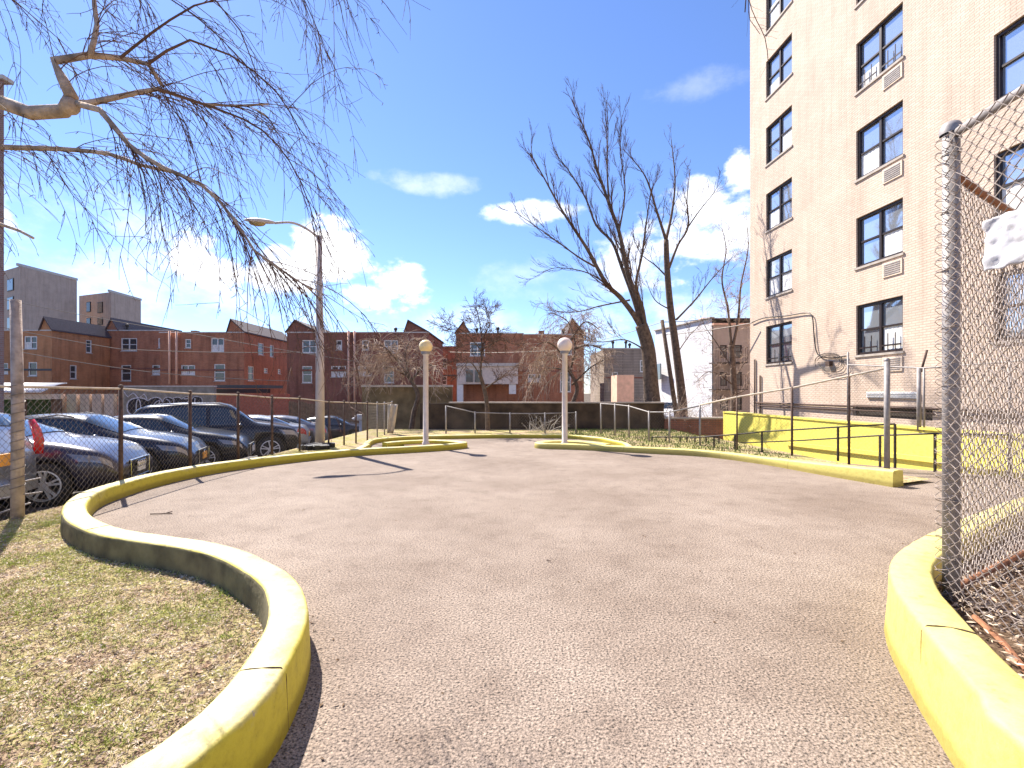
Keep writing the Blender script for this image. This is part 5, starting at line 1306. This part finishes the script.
clouds = [(332,256,52,38,1.0),(288,272,60,34,.95),(212,262,48,36,.95),(402,286,44,40,1.0),(372,300,44,24,.9),(5,215,18,34,.9),(425,182,55,14,.35),(535,213,52,14,.6),
          (690,240,80,54,.9),(730,232,60,50,.95),(743,170,22,38,.95),(700,212,44,34,.85),(640,262,60,40,.6),(690,88,80,22,.18),(560,285,120,34,.22),(110,265,220,90,.38),(440,330,300,40,.30),(690,320,120,40,.5),(60,330,200,60,.25),
          (-300,250,160,90,.8),(-700,300,200,90,.8),(1400,260,200,110,.8),(1000,-400,260,120,.5)]
for (x, y, rx, ry, s) in clouds:
    c = dirv(x, y); ex = (dirv(x+rx, y)-c); ey = (dirv(x, y-ry)-c)
    ux = ex.normalized(); uy = ey.normalized()
    vm = N(nt, 'ShaderNodeVectorMath', operation='SUBTRACT'); nt.links.new(tc.outputs['Generated'], vm.inputs[0]); vm.inputs[1].default_value = c
    d1 = N(nt, 'ShaderNodeVectorMath', operation='DOT_PRODUCT'); nt.links.new(vm.outputs[0], d1.inputs[0]); d1.inputs[1].default_value = ux/ex.length
    d2 = N(nt, 'ShaderNodeVectorMath', operation='DOT_PRODUCT'); nt.links.new(vm.outputs[0], d2.inputs[0]); d2.inputs[1].default_value = uy/ey.length
    s1 = math2('MULTIPLY', d1.outputs['Value'], d1.outputs['Value']); s2 = math2('MULTIPLY_ADD', d2.outputs['Value'], d2.outputs['Value'], s1)
    f = math2('SUBTRACT', 1.0, s2); f = math2('MAXIMUM', f, -1.0)
    q = math2('MULTIPLY_ADD', nz.outputs['Fac'], 4.4, -2.3); q = math2('ADD', f, q)
    mr = N(nt, 'ShaderNodeMapRange', interpolation_type='SMOOTHSTEP'); nt.links.new(q, mr.inputs[0]); mr.inputs[1].default_value = .15; mr.inputs[2].default_value = 1.5 if s < .6 else .9; mr.inputs[3].default_value = 0; mr.inputs[4].default_value = s
    acc = mr.outputs[0] if acc is None else math2('MAXIMUM', acc, mr.outputs[0])
tint = N(nt, 'ShaderNodeMix', data_type='RGBA', blend_type='MULTIPLY'); tint.inputs[0].default_value = 1; nt.links.new(sky.outputs[0], tint.inputs[6]); tint.inputs[7].default_value = (.71,.80,1.05,1)
mix = N(nt, 'ShaderNodeMix', data_type='RGBA'); nt.links.new(acc, mix.inputs[0]); nt.links.new(tint.outputs[2], mix.inputs[6]); mix.inputs[7].default_value = (8.2,8.2,8.4,1)
nt.links.new(mix.outputs[2], bg.inputs['Color'])

sd = bpy.data.lights.new('sun', 'SUN'); sd.energy = 4.8; sd.angle = rad(.5); sd.color = (1,.93,.83)
so = bpy.data.objects.new('sun', sd); COL.objects.link(so)
sv = Vector((math.sin(SUN_AZ)*math.cos(SUN_EL), math.cos(SUN_AZ)*math.cos(SUN_EL), math.sin(SUN_EL)))
so.rotation_euler = sv.to_track_quat('Z', 'Y').to_euler(); so.location = sv*50
cd = bpy.data.cameras.new('camera'); co = bpy.data.objects.new('camera', cd); COL.objects.link(co)
cd.sensor_width = 36; cd.lens = 36*F/1024; cd.shift_y = (HY-384)/1024; cd.clip_end = 3000; cd.clip_start = .05
co.location = (0,0,EYE); co.rotation_euler = (math.pi/2,0,0); sc.camera = co
sc.view_settings.view_transform = 'Standard'; sc.view_settings.look = 'None'; sc.view_settings.exposure = 1.35; sc.view_settings.gamma = 1
sc.cycles.max_bounces = 4
for o in COL.objects:
    if '_w' in o: del o['_w']
